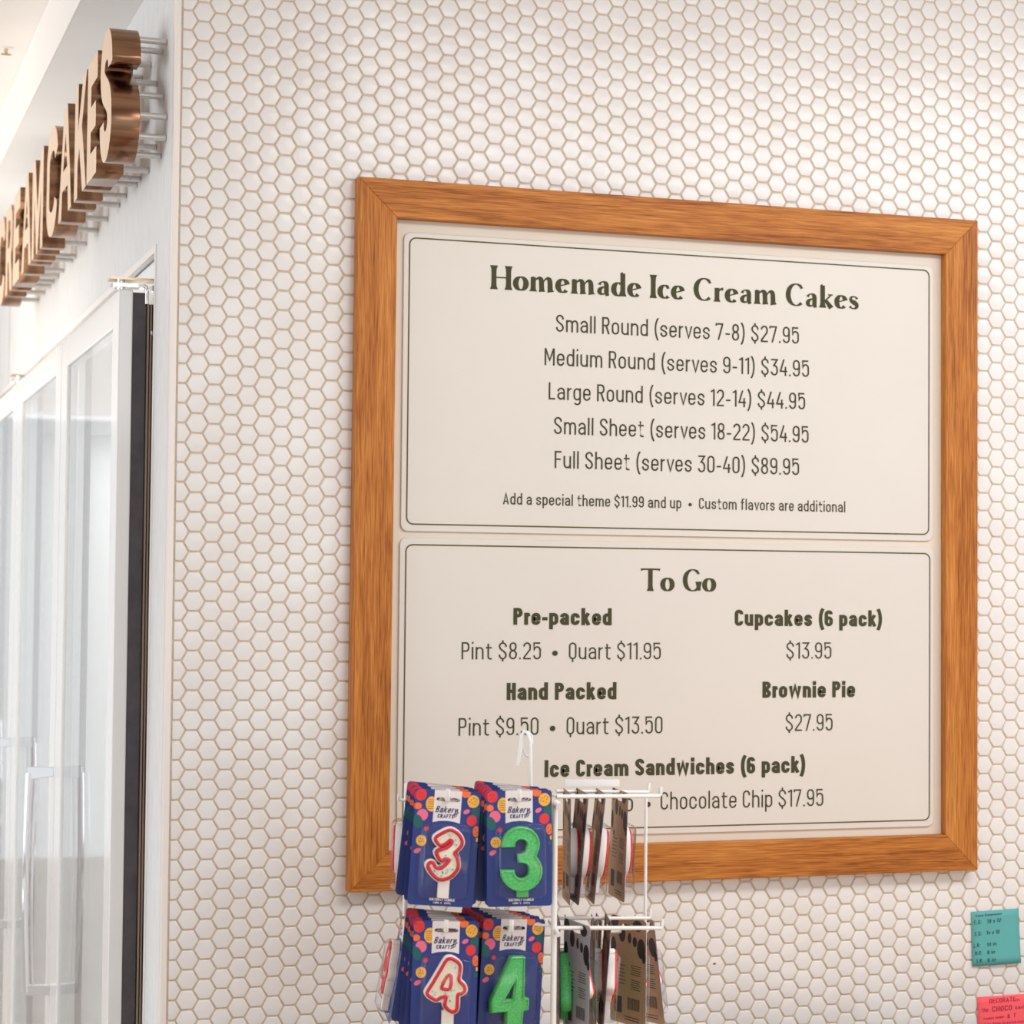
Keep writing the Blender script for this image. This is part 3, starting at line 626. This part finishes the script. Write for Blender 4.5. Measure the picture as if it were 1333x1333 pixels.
# ------------------------------------------------------------------ sticky notes on the tiles
def note(c4, mt, pen, name, lab, lines):
    """c4: pixel corners TL TR BL BR on the wall"""
    P4 = [at(u, v, 1, -.0022) for u, v in c4]; org = P4[2]
    root = empty(name, (org.x, -.0018, org.z)); tag(root, lab, 'note', 'sticky notes on the tiled wall')
    n = 8; mb = MB(); vs = []
    def pt(s, t, off=0):
        a = P4[0].lerp(P4[1], s); b = P4[2].lerp(P4[3], s); p = b.lerp(a, t)
        curl = -.004*(1-t)**2*(.4+.6*s) - .0008*math.sin(3*s)
        return Vector((p.x, p.y+curl-off, p.z))-root.location
    for off in (0, -.00025):
        for j in range(n+1):
            for i in range(n+1): vs.append(pt(i/n, j/n, off))
    N = (n+1)**2; fs = []
    for j in range(n):
        for i in range(n):
            a = j*(n+1)+i; fs.append((a, a+1, a+n+2, a+n+1)); fs.append((N+a+n+1, N+a+n+2, N+a+1, N+a))
    for i in range(n):
        fs.append((i, N+i, N+i+1, i+1)); b = n*(n+1)+i; fs.append((b+1, N+b+1, N+b, b))
        l0 = i*(n+1); fs.append((l0+n+1, N+l0+n+1, N+l0, l0)); r0 = l0+n; fs.append((r0, N+r0, N+r0+n+1, r0+n+1))
    mb.add(vs, fs, True); mb.build('paper', mt, root)
    lb = MB(); rr = random.Random(5)
    for text, s0, t0, hh, ww in lines:
        tot = sans_line(None, text, .12, None)
        sans_line(lb, text, .13, lambda u, v, tt: pt(s0+u/tt*ww+v*.006, t0+v*hh+u/tt*.01+.004*math.sin(u*9), .0004))
    lb.build('handwriting', pen, root)
note([(1264.3, 1187), (1326, 1182.5), (1265.6, 1258), (1327.5, 1253)], M['teal_paper'], M['pen'], 'sticky_note', 'teal paper note with dark handwriting below the right end of the oak frame',
     [('Case Dimension', .08, .90, .045, .55), ('F.S:', .05, .76, .075, .15), ('19 x 12', .32, .77, .07, .29), ('S.S:', .05, .55, .075, .15), ('14 x 10', .30, .56, .07, .27),
      ('L.R:', .03, .34, .07, .13), ('10 in', .30, .35, .06, .20), ('M.R:', .05, .20, .07, .14), ('8 in', .30, .20, .07, .16), ('S.R:', .07, .06, .07, .13), ('6 in', .30, .06, .07, .17)])
c4 = [(1272, 1298), (1340, 1293.2), (1273.5, 1366), (1341, 1361)]
note(c4, M['pink_paper'], M['redpen'], 'sticky_note', 'coral pink paper note cut off by the lower right corner of the photo',
     [('DECORATE', .22, .865, .09, .5), ('in', .72, .87, .05, .08), ('the', .07, .70, .08, .13), ('CHOCO', .27, .70, .10, .38), ('Each', .72, .72, .06, .2), ('cream under', .10, .56, .05, .40), ('BUT', .56, .56, .075, .16),
      ('when done in extra cream', .06, .45, .05, .9), ('pack 2 additional', .06, .32, .06, .85), ('lids and cups', .08, .18, .06, .8), ('thank', .08, .06, .05, .4)])
for (px_, py_, c_) in ((930, 1254.5, (150, 84, 44)), (856, 1285, (206, 62, 60))):
    q = at(px_, py_, 1, -.0012); mb = MB(); rr = random.Random(px_)
    pts = [(q.x+.0024*math.cos(a)*rr.uniform(.5, 1.2), -.0012, q.z+.0016*math.sin(a)*rr.uniform(.5, 1.3)) for a in [2*PI*i/9 for i in range(9)]]
    mb.add(pts, [list(range(9))]); mb.build('stain', mat('dried_splash', srgb(*c_), .7), wr)
# ------------------------------------------------------------------ candle display rack and packs
CS = .0775/672
def cu(x, y): return ((x-443)*CS, (205-y)*CS)       # artwork units -> card metres, origin at the hang slot
NX = Vector((math.cos(-.0), 0, 0))
def place_matrix(pos, yaw, roll, pitch=0):
    """pack whose front faces the viewer when yaw = 0; +yaw turns the front to the right"""
    vd = (pos-EYE); vd.z = 0; base = -math.atan2(vd.x, vd.y)
    ax = Vector((vd.x, vd.y, 0)).normalized()
    Rr = Matrix.Rotation(roll, 4, ax)
    Rz = Matrix.Rotation(base+yaw, 4, 'Z')
    Rx = Matrix.Rotation(pitch, 4, 'X')
    return Matrix.Translation(pos) @ Rr @ Rz @ Rx
MESH = {}
def keep(o): COL.objects.unlink(o); return o.data
front = lambda d: (lambda u, v, w_: Vector((u, -d-w_, v)))
def make_meshes():
    slot = lambda: [cu(*p) for p in catmull([(322, 205), (345, 188), (443, 184), (541, 188), (564, 205), (541, 222), (443, 226), (345, 222)], 3)][::-1]
    outer = [cu(*p) for p in rrect(108, 110, 778, 1282, 34)][::1]
    o = poly_solid('card', [outer, slot()], .0005, [M['navy'], M['kraft']], xf=front(0)); 
    for p in o.data.polygons: p.material_index = 1 if p.normal.y > .5 else 0
    MESH['card'] = keep(o)
    me2 = MESH['card'].copy(); me2.materials[1] = M['glare_back']; MESH['card_glare'] = me2
    # printed pattern of the front
    mb = MB(); mats = [M[k] for k in ('red', 'orange', 'yellow', 'pink', 'teal', 'cherry', 'brown', 'navy_dark')]; idx = dict(red=0, orange=1, yellow=2, pink=3, teal=4, cherry=5, brown=6, nd=7)
    lay = [0]
    def fill(pts, k, d=None):
        lay[0] += 1; dd = .00036+.00001*lay[0] if d is None else d
        cpts = [(min(max(x, 110), 776), max(y, 112)) for x, y in pts]
        mb.cur = idx[k]; P = [cu(*p) for p in cpts]; cx = sum(p[0] for p in P)/len(P); cz = sum(p[1] for p in P)/len(P); n = len(P)
        mb.add([(p[0], -dd, p[1]) for p in P]+[(cx, -dd, cz)], [(i, (i+1) % n, n) for i in range(n)])
    el = lambda cx, cy, rx, ry, rot=0, n=16: [(cx+rx*math.cos(a)*math.cos(rot)-ry*math.sin(a)*math.sin(rot), cy+rx*math.cos(a)*math.sin(rot)+ry*math.sin(a)*math.cos(rot)) for a in [2*PI*i/n for i in range(n)]]
    fill(el(165, 170, 56, 62, .3), 'red'); fill(el(140, 285, 40, 34), 'orange'); fill(el(278, 258, 60, 78), 'yellow')
    fill(el(192, 372, 58, 60), 'pink'); fill(el(150, 440, 50, 72, -.4), 'teal'); fill(el(620, 132, 50, 44), 'orange'); fill(el(702, 208, 62, 66), 'yellow')
    fill(el(640, 315, 36, 22, -.5), 'pink'); fill(el(740, 318, 48, 54), 'teal'); fill(el(700, 402, 52, 56, .3), 'red'); fill(el(752, 508, 34, 56), 'orange')
    fill(el(243, 508, 24, 24), 'red'); fill(el(200, 632, 54, 56), 'yellow'); fill(el(168, 736, 38, 24, -.5), 'pink'); fill(el(768, 592, 12, 22), 'yellow'); fill(el(756, 650, 20, 24), 'teal')
    for k in range(5): y = 215+k*22; fill([(235, y), (322, y-2), (322, y+3), (235, y+5)], 'brown')
    for x, y in ((680, 190), (705, 175), (725, 205), (690, 225), (718, 235), (665, 215), (735, 185), (190, 612), (215, 618), (200, 640), (225, 642), (180, 642), (740, 490), (760, 515), (745, 535)): fill(el(x, y, 6, 6, n=6), 'brown')
    for x, y in ((150, 150), (180, 155), (165, 185), (195, 190), (140, 195), (178, 215)): fill(el(x, y, 6, 8, n=6), 'cherry')
    MESH['artwork'] = keep(mb.build('artwork', mats))
    # white label with the maker's lettering
    lab = [cu(*p) for p in [(300, 112), (580, 112), (580, 440), (520, 424), (443, 418), (366, 424), (300, 440)]]
    o = poly_solid('label', [lab, slot()], .00012, M['label'], xf=front(.00052)); MESH['label'] = keep(o)
    mb = MB()
    def txt(s, x0, x1, yb, h, t, slant=.12, mbx=None):
        A = cu(x0, yb); W_ = (x1-x0)*CS
        sans_line(mbx or mb, s, t, lambda u, v, tot: (A[0]+u/tot*W_+v*slant*h*CS, -.00066, A[1]+v*h*CS), gap=.10)
    txt('Bakery', 318, 540, 338, 66, .15, .30); txt('CRAFTS', 345, 512, 392, 40, .19)
    ribbon(mb, [(q[0], q[1]) for q in (cu(*p) for p in [(548, 300), (546, 335), (536, 368), (522, 378), (516, 364), (532, 344), (562, 328)])], .0009, lambda u, v: (u, -.00067, v))
    MESH['label_print'] = keep(mb.build('label_lettering', M['navy_dark']))
    mb = MB(); txt('BIRTHDAY CANDLE', 330, 588, 1228, 26, .2, 0); txt('LONGUE VELITA', 372, 548, 1256, 17, .2, 0)
    MESH['foot_print'] = keep(mb.build('foot_lettering', M['white']))
    # clear blister
    mb = MB(); loops = []
    for (i, d) in ((0, .0004), (10, .0008), (14, .0125), (40, .0165)):
        lp = [cu(*p) for p in rrect(195+i, 452+i, 715-i, 1205-i, 70-i*.6, 5)]; loops.append([(p[0], -d, p[1]) for p in lp])
    n = len(loops[0]); vs = [v for l in loops for v in l]
    fs = [(j*n+i, j*n+(i+1) % n, (j+1)*n+(i+1) % n, (j+1)*n+i) for j in range(3) for i in range(n)]+[[3*n+i for i in range(n)]]
    mb.add(vs, fs, True); MESH['blister'] = keep(mb.build('blister', M['blister']))
    # tinted insert seen through the blister
    # ---- green numerals: ridged sweep
    def solid_num(loops, mt, d0, depth, bev, name='candle'):
        return keep(poly_solid(name, [[cu(*p) for p in l] for l in loops], depth, mt, bevel=bev, xf=front(d0+depth/2)))
    # green four
    g4 = [[(395, 478), (545, 478), (560, 900), (612, 905), (612, 1030), (560, 1038), (556, 1175), (372, 1175), (375, 1045), (205, 1060), (200, 925)], [(452, 720), (440, 915), (345, 925)][::-1]]
    A_ = lambda cx, cy, rx, ry, a0, a1: arc(cx, cy, rx, -ry, a0, a1)
    g3 = [[(243, 672)]+A_(443, 645, 192, 180, 180, -28)+[(598, 768)]+A_(448, 915, 212, 206, 42, -180)+[(236, 900), (374, 900)]+A_(448, 912, 74, 74, -176, 0)+[(522, 880), (498, 845), (455, 832), (412, 830), (412, 746), (455, 742), (492, 722)]+A_(443, 648, 62, 52, -30, 180)+[(381, 672)]]
    def rim(loops):
        mbr = MB()
        for lp in loops:
            c = [cu(*p) for p in lp]; L, R = sides(c, .0030, True)
            area_ = lambda q: abs(sum(q[i-1][0]*q[i][1]-q[i][0]*q[i-1][1] for i in range(len(q))))
            q = (L if area_(L) < area_(R) else R) if lp is loops[0] else (L if area_(L) > area_(R) else R)
            q = q+[q[0]]; mbr.tube([(x, -.0142, z) for x, z in q], .0012, 6, caps=False)
        return keep(mbr.build('rim', M['wax_green']))
    for key, lps in (('green3', g3), ('green4', g4)):
        MESH[key] = solid_num(lps, M['wax_green'], .0015, .0125, .0018); MESH[key+'_rim'] = rim(lps)
    ms = MB(); a = cu(405, 1178); b = cu(520, 1095); ms.box((a[0], -.010, a[1]), (b[0], -.002, b[1])); MESH['green_stem'] = keep(ms.build('candle_stem', M['wax_green']))
    # white, red-edged numerals
    def rw(contour, holes, stem, key):
        c = catmull(contour, 3); mbk = MB()
        def offs(pts, d):
            L, R = sides([(x, -y) for x, y in pts], abs(d)*2, True)
            a1 = sum((L[i-1][0]*L[i][1]-L[i][0]*L[i-1][1]) for i in range(len(L))); a2 = sum((R[i-1][0]*R[i][1]-R[i][0]*R[i-1][1]) for i in range(len(R)))
            pick = (L if abs(a1) > abs(a2) else R) if d > 0 else (R if abs(a1) > abs(a2) else L)
            return [(x, -y) for x, y in pick]
        base = solid_num([offs(c, 30)]+[offs(catmull(h, 3), -8)[::-1] for h in holes], M['wax_white'], .0012, .0105, .0009)
        MESH[key+'_base'] = base
        a = cu(stem[0], 1190); b = cu(stem[1], stem[2]); ms = MB(); ms.box((a[0], -.0098, a[1]), (b[0], -.002, b[1])); MESH[key+'_stem'] = keep(ms.build('candle_stem', M['wax_white']))
        MESH[key+'_icing'] = keep(poly_solid('icing', [[cu(*p) for p in c]], .0012, M['wax_cream'], bevel=.0003, xf=front(.0122)))
        for lp in [c]+[catmull(h, 3) for h in holes]:
            P = [cu(*p) for p in lp]; P.append(P[0]); mbk.tube([(p[0], -.0127, p[1]) for p in P], .0021, 8, caps=False)
        MESH[key+'_red'] = keep(mbk.build('red_outline', M['wax_red']))
        r = random.Random(11); sp = MB(); xs = [p[0] for p in c]; ys = [p[1] for p in c]
        def inside(x, y):
            f = False
            for i in range(len(c)):
                a, b = c[i-1], c[i]
                if (a[1] > y) != (b[1] > y) and x < (b[0]-a[0])*(y-a[1])/(b[1]-a[1])+a[0]: f = not f
            return f
        got = 0
        while got < 26:
            x = r.uniform(min(xs), max(xs)); y = r.uniform(min(ys), max(ys)); an = r.uniform(0, PI); l = r.choice((5, 8, 16))
            if not all(inside(x+dx, y+dy) for dx in (-24, 24) for dy in (-24, 24)): continue
            sp.cur = got % 2; a = cu(x, y); b = cu(x+l*math.cos(an), y+l*math.sin(an)); sp.tube([(a[0], -.0132, a[1]), (b[0], -.0132, b[1])], .0006, 6); got += 1
        MESH[key+'_sprinkles'] = keep(sp.build('sprinkles', [M['blue'], M['lime']]))
    fx3 = lambda p: (443+(p[0]-560)*.92, 450+(p[1]-500)*.97)
    c3 = [(440, 660), (450, 625), (530, 575), (590, 550), (640, 560), (700, 600), (735, 660), (725, 710), (680, 760), (658, 785), (690, 830), (710, 900), (700, 960), (640, 1030), (560, 1065), (500, 1060), (430, 1010), (385, 950), (380, 915), (410, 895), (440, 905), (460, 940), (500, 955), (540, 940), (602, 875), (600, 855), (560, 850), (540, 872), (500, 855), (462, 790), (500, 760), (570, 735), (618, 690), (622, 660), (600, 655), (560, 690), (510, 715), (480, 705)]
    rw([fx3(p) for p in c3], [], (400, 512, 985), 'rw3')
    fx4 = lambda p: (443+(p[0]-640)*1.10, 478+(p[1]-790)*1.17)
    c4_ = [(640, 800), (672, 786), (700, 790), (745, 815), (768, 845), (768, 900), (760, 960), (780, 990), (813, 1020), (820, 1060), (790, 1085), (757, 1092), (755, 1150), (750, 1218), (720, 1240), (672, 1220), (642, 1180), (652, 1115), (630, 1112), (600, 1120), (560, 1140), (510, 1120), (478, 1095), (476, 1070), (520, 1000), (580, 900)]
    rw([fx4(p) for p in c4_], [[fx4(p) for p in ((655, 935), (690, 940), (682, 1040), (625, 1045), (605, 1030))]], (420, 540, 1000), 'rw4')
    rw(arc(443, 770, 130, 235, 0, 345, 16), [arc(443, 770, 38, 120, 0, 330, 9)], (390, 500, 985), 'rw0')
    # printing on the card back
    mb = MB(); lay[0] = 0
    def bf(pts):
        P = [cu(*p) for p in pts]; n = len(P); cx = sum(p[0] for p in P)/n; cz = sum(p[1] for p in P)/n
        mb.add([(-p[0], .00032, p[1]) for p in P]+[(-cx, .00032, cz)], [(i, (i+1) % n, n) for i in range(n)])
    for a in ((185, 175, 74, 66), (330, 300, 62, 90), (620, 180, 90, 60), (690, 420, 76, 110), (165, 450, 52, 100), (470, 330, 34, 60), (740, 520, 34, 56), (250, 590, 26, 34), (570, 360, 40, 56)): bf(el(*a))
    for k in range(5): bf([(500, 620+k*24), (690-20*(k % 2), 620+k*24), (690-20*(k % 2), 628+k*24), (500, 628+k*24)])
    for k in range(5): bf([(500, 780+k*24), (680-25*(k % 2), 780+k*24), (680-25*(k % 2), 788+k*24), (500, 788+k*24)])
    for k in range(6): bf([(200, 640+k*40), (400-30*(k % 2), 640+k*40), (400-30*(k % 2), 648+k*40), (200, 648+k*40)])
    x = 440
    for k in range(16):
        w_ = (5, 9, 13, 6)[k % 4]; bf([(x, 980), (x+w_, 980), (x+w_, 1110), (x, 1110)]); x += w_+(7, 4, 9, 5, 6)[k % 5]
    bf([(190, 990), (330, 990), (330, 1170), (190, 1170)])
    for k in range(2): bf([(380, 1190+k*30), (660, 1190+k*30), (660, 1200+k*30), (380, 1200+k*30)])
    MESH['back_print'] = keep(mb.build('back_print', M['kink']))
make_meshes()
NAMES = dict(green3='candle', green4='candle')
def pack(kind, pos, yaw, roll, label, group, pitch=0, grey=False, full=True):
    root = empty('candle_pack'); root.matrix_world = place_matrix(pos, yaw, roll, pitch)
    tag(root, label, 'candle pack', group)
    link('card', MESH['card_glare' if grey else 'card'], root); link('artwork', MESH['artwork'], root)
    lb = link('label_patch', MESH['label'], root); link('label_lettering', MESH['label_print'], lb)
    if full: link('foot_lettering', MESH['foot_print'], root)
    link('back_print', MESH['back_print'], root)
    link('blister', MESH['blister'], root)
    if kind.startswith('green'):
        b = link('candle', MESH[kind], root); link('rim', MESH[kind+'_rim'], b)
        if kind == 'green3': link('candle_stem', MESH['green_stem'], b)
    else:
        b = link('candle', MESH[kind+'_base'], root)
        for nm, key in (('icing', '_icing'), ('red_outline', '_red'), ('sprinkles', '_sprinkles'), ('candle_stem', '_stem')): link(nm, MESH[kind+key], b)
    return root
# rack body
RD = 2.60
rk = empty('candle_rack', deep(690, 1040, 2.70)); rk.location.z = .921
tag(rk, 'white wire counter rack of candle packs standing in front of the oak-framed price board', 'display rack')
def wire(name, pts, r, parent=rk):
    mb = MB(); mb.tube([Vector(p)-rk.location for p in pts], r, 10); return mb.build(name, M['wire'], parent)
def drop(px, py, d, z): p = deep(px, py, d); q = Vector(p); q.z = z; return p, q
posts = {}
for nm, (px, py, d, r) in dict(fr=(722.5, 1046, 2.585, .0036), fl=(529, 1020, 2.66, .0030), bk=(841, 1032, 2.78, .0021), bl=(655, 1030, 2.86, .0024)).items():
    a, b = drop(px, py, d, .935); b.x -= .0; wire('post', [a, b], r); posts[nm] = (a, b)
b0 = [posts[k][1] for k in ('fl', 'fr', 'bk', 'bl')]
mb = MB(); ctr = sum(b0, Vector())/4
pts = [ctr+Vector((.15*math.cos(a), .15*math.sin(a), 0)) for a in [2*PI*i/24 for i in range(25)]]
mb.tube([Vector((p.x, p.y, .925))-rk.location for p in pts], .0035, 8)
for p in b0: mb.tube([Vector((ctr.x, ctr.y, .925))-rk.location, Vector((p.x, p.y, .935))-rk.location], .003, 8)
for i in range(4):
    a, c = b0[i], b0[(i+1) % 4]; mb.tube([Vector((a.x, a.y, .935))-rk.location, Vector((c.x, c.y, .935))-rk.location], .0025, 8)
mb.build('base', M['wire'], rk)
# horizontal wires at each row
for py in (1034, 1202):
    for k1, k2, dy in (('fl', 'fr', 0),):
        a, c = posts[k1][0].copy(), posts[k2][0].copy(); z = deep(722, py, 2.6).z; a.z = c.z = z; wire('cross_wire', [a, c], .0016)
# pegs to the front
def fpeg(px, py, row):
    tip = deep(px, py, 2.512); root_ = deep(px-7, py-9, 2.665); up = tip+Vector((0, 0, .013))
    wire('peg', [root_, tip-(tip-root_)*.02, tip, up], .0026)
for px, py in ((583, 1042), (676, 1042), (581, 1212), (666, 1212)): fpeg(px, py, 0)
# pegs to the right
for a, b, d0, d1 in (((724, 1037), (858, 1036), 2.60, 2.66), ((724, 1030), (843, 1031), 2.68, 2.74), ((724, 1208), (860, 1208), 2.60, 2.66), ((724, 1195.5), (845, 1195), 2.68, 2.74), ((790, 1213), (842, 1212), 2.76, 2.80)):
    p, q = deep(*a, d0), deep(*b, d1); e = q+(q-p).normalized()*.002
    wire('peg', [p, q, e+Vector((0, 0, .0015)), e+Vector((0, 0, .011))], .0026 if d0 < 2.65 else .0022)
# pegs to the left
for a, b, d0, d1 in (((528, 1042), (519, 1041), 2.66, 2.64), ((528, 1195), (520, 1194), 2.66, 2.64)):
    p, q = deep(*a, d0), deep(*b, d1); wire('peg', [p, q, q+Vector((0, 0, .006))], .0020)
# hook on the top
hk = [(691, 1030), (691, 1010), (690.5, 985), (690, 965), (687, 955), (683, 952), (679.5, 957), (677.5, 970), (675, 990), (673.5, 996)]
wire('hook', [deep(x, y, 2.64) for x, y in hk], .0024)
lp = [(693, 968), (692, 957), (687, 952.5), (682, 953), (680, 962), (681, 975), (684, 983), (688, 985.5), (691, 983)]
wire('hook_loop', [deep(x, y, 2.648) for x, y in lp], .0014)
p0 = deep(735, 1019, 2.72); p1 = deep(806, 1019, 2.76); mb = MB()
u = (p1-p0); hgt = Vector((0, 0, .0042)); nrm = Vector((u.y, -u.x, 0)).normalized()*.0008
vs = [p0-hgt-nrm, p1-hgt-nrm, p1+hgt-nrm, p0+hgt-nrm, p0-hgt+nrm, p1-hgt+nrm, p1+hgt+nrm, p0+hgt+nrm]
mb.add([v-rk.location for v in vs], [(0, 1, 2, 3), (7, 6, 5, 4), (0, 4, 5, 1), (1, 5, 6, 2), (2, 6, 7, 3), (3, 7, 4, 0)]); mb.build('label_holder', M['plastic'], rk)
mb = MB(); c0 = deep(723, 1046, 2.578); mb.tube([c0-rk.location, deep(728, 1050, 2.572)-rk.location], [.0048, .0048], 12); mb.build('post_cap', M['wire'], rk)
mb = MB(); mb.tube([deep(716, 1199, 2.60)-rk.location, deep(727, 1217, 2.565)-rk.location], .0030, 10); mb.build('clip', M['wire'], rk)

# packs on the front pegs: the front one, then those hanging behind it
Rr = random.Random(21)
SP = .0170
def stack(kind, px, py, d, yaw, roll, dx, n, labf, labb, group, rowdy=1.0):
    p = deep(px, py, d); nrm = place_matrix(p, yaw, 0).to_3x3() @ Vector((0, -1, 0)); out = []
    for j in range(n):
        pos = p - nrm*(SP*j) + Vector((dx*j, 0, .0)); rj = roll if j == 0 else roll*.25+Rr.uniform(-.03, .05)+.015*j*rowdy
        yj = yaw if j == 0 else yaw+Rr.uniform(-.04, .04)
        lab = labf if j == 0 else ('second', 'third', 'fourth', 'fifth', 'sixth', 'seventh', 'rearmost')[j-1]+' '+labb
        pack(kind, pos, yj, rj, lab, group, full=(j == 0), pitch=0)
stack('rw3', 583.5, 1041, 2.535, .12, .068, -.0004, 6, 'navy pack with red-outlined white number 3 candle, front of the upper left stack',
      'navy candle pack in the upper left stack, behind the red-outlined three', 'packs on the upper left front peg')
stack('green3', 676, 1041, 2.535, .17, -.012, -.0006, 6, 'navy pack holding a green number 3 candle, foremost on the upper right front peg',
      'navy candle pack in the upper right stack, behind the green three', 'packs on the upper right front peg')
stack('rw4', 581, 1211, 2.535, .10, .025, -.0006, 6, 'navy pack with red-outlined white number 4 candle, front of the lower left stack',
      'navy candle pack in the lower left stack, behind the red-outlined four', 'packs on the lower left front peg', 1.6)
stack('green4', 669, 1208, 2.58, .30, .045, -.0006, 6, 'navy pack holding a green number 4 candle, foremost on the lower right front peg',
      'navy candle pack in the lower right stack, behind the green four', 'packs on the lower right front peg')
# packs on the right side, seen from behind or edge on
def side(kind, px, py, d, b, roll, lab, group, grey=False): return pack(kind, deep(px, py, d), PI/2+b, roll, lab, group, grey=grey, full=False)
gu = 'packs on the upper right-hand pegs'; gl = 'packs on the lower right-hand pegs'
side('rw0', 738, 1041, 2.66, .12, .00, 'nearly edge-on candle pack just right of the thick white post, upper row', gu)
side('rw0', 757, 1041, 2.66, .20, .08, 'tilted kraft-backed candle pack, second from the thick post on the upper right pegs', gu)
side('rw0', 781, 1041, 2.68, .16, .10, 'tilted kraft-backed candle pack with red-edged candle, third from the thick post in the upper row', gu)
side('rw0', 807, 1040, 2.72, .26, .03, 'dark-patterned pack outermost on the upper right pegs, in front of the oak frame', gu)
side('green4', 727, 1206, 2.66, .05, .00, 'edge-on pack with green candle just behind the thick post, lower row', gl)
side('green4', 738, 1207, 2.70, .08, .01, 'edge-on pack between the thick post and the glare-backed pack, lower row', gl)
side('rw4', 751, 1212, 2.63, .42, .00, 'candle pack with pale glare-painted back and dark oval print on the lower right pegs', gl, grey=True)
side('rw4', 772, 1206, 2.70, .07, .02, 'edge-on pack with pale candle just right of the glare-backed pack', gl)
side('green4', 779, 1205, 2.74, .10, .05, 'edge-on pack with a bright green candle stem, lower right pegs', gl)
side('rw4', 791, 1206, 2.68, .10, .07, 'edge-on pack with a white red-edged candle beside the brown card back', gl)
side('rw4', 818, 1206, 2.76, .62, .00, 'brown kraft-backed pack with barcode showing on the lower right pegs', gl)
side('rw4', 832, 1206, 2.83, .55, -.11, 'brown kraft-backed pack swung out to the right behind the thin wire post', gl)
# packs on the left side
def lside(kind, px, py, d, b, roll, lab): return pack(kind, deep(px, py, d), -PI/2+b, roll, lab, 'packs on the left side of the rack', full=True)
lside('rw0', 529, 1036, 2.70, -.05, .02, 'edge-on pack with white candle sticking out left, beside the upper left stack')
lside('rw4', 527, 1196, 2.70, .10, .17, 'tilted pack with white candle sticking out left, beside the lower left stack')
# counter the rack stands on
ct = bbox('counter', (-.1, -.95, .86), (1.6, -.18, .92), M['counter'], None, .004); tag(ct, 'pale counter top under the candle rack, below the picture', 'counter')
ctb = bbox('counter_body', (-.05, -.90, 0), (1.55, -.22, .86), M['paint'], ct)
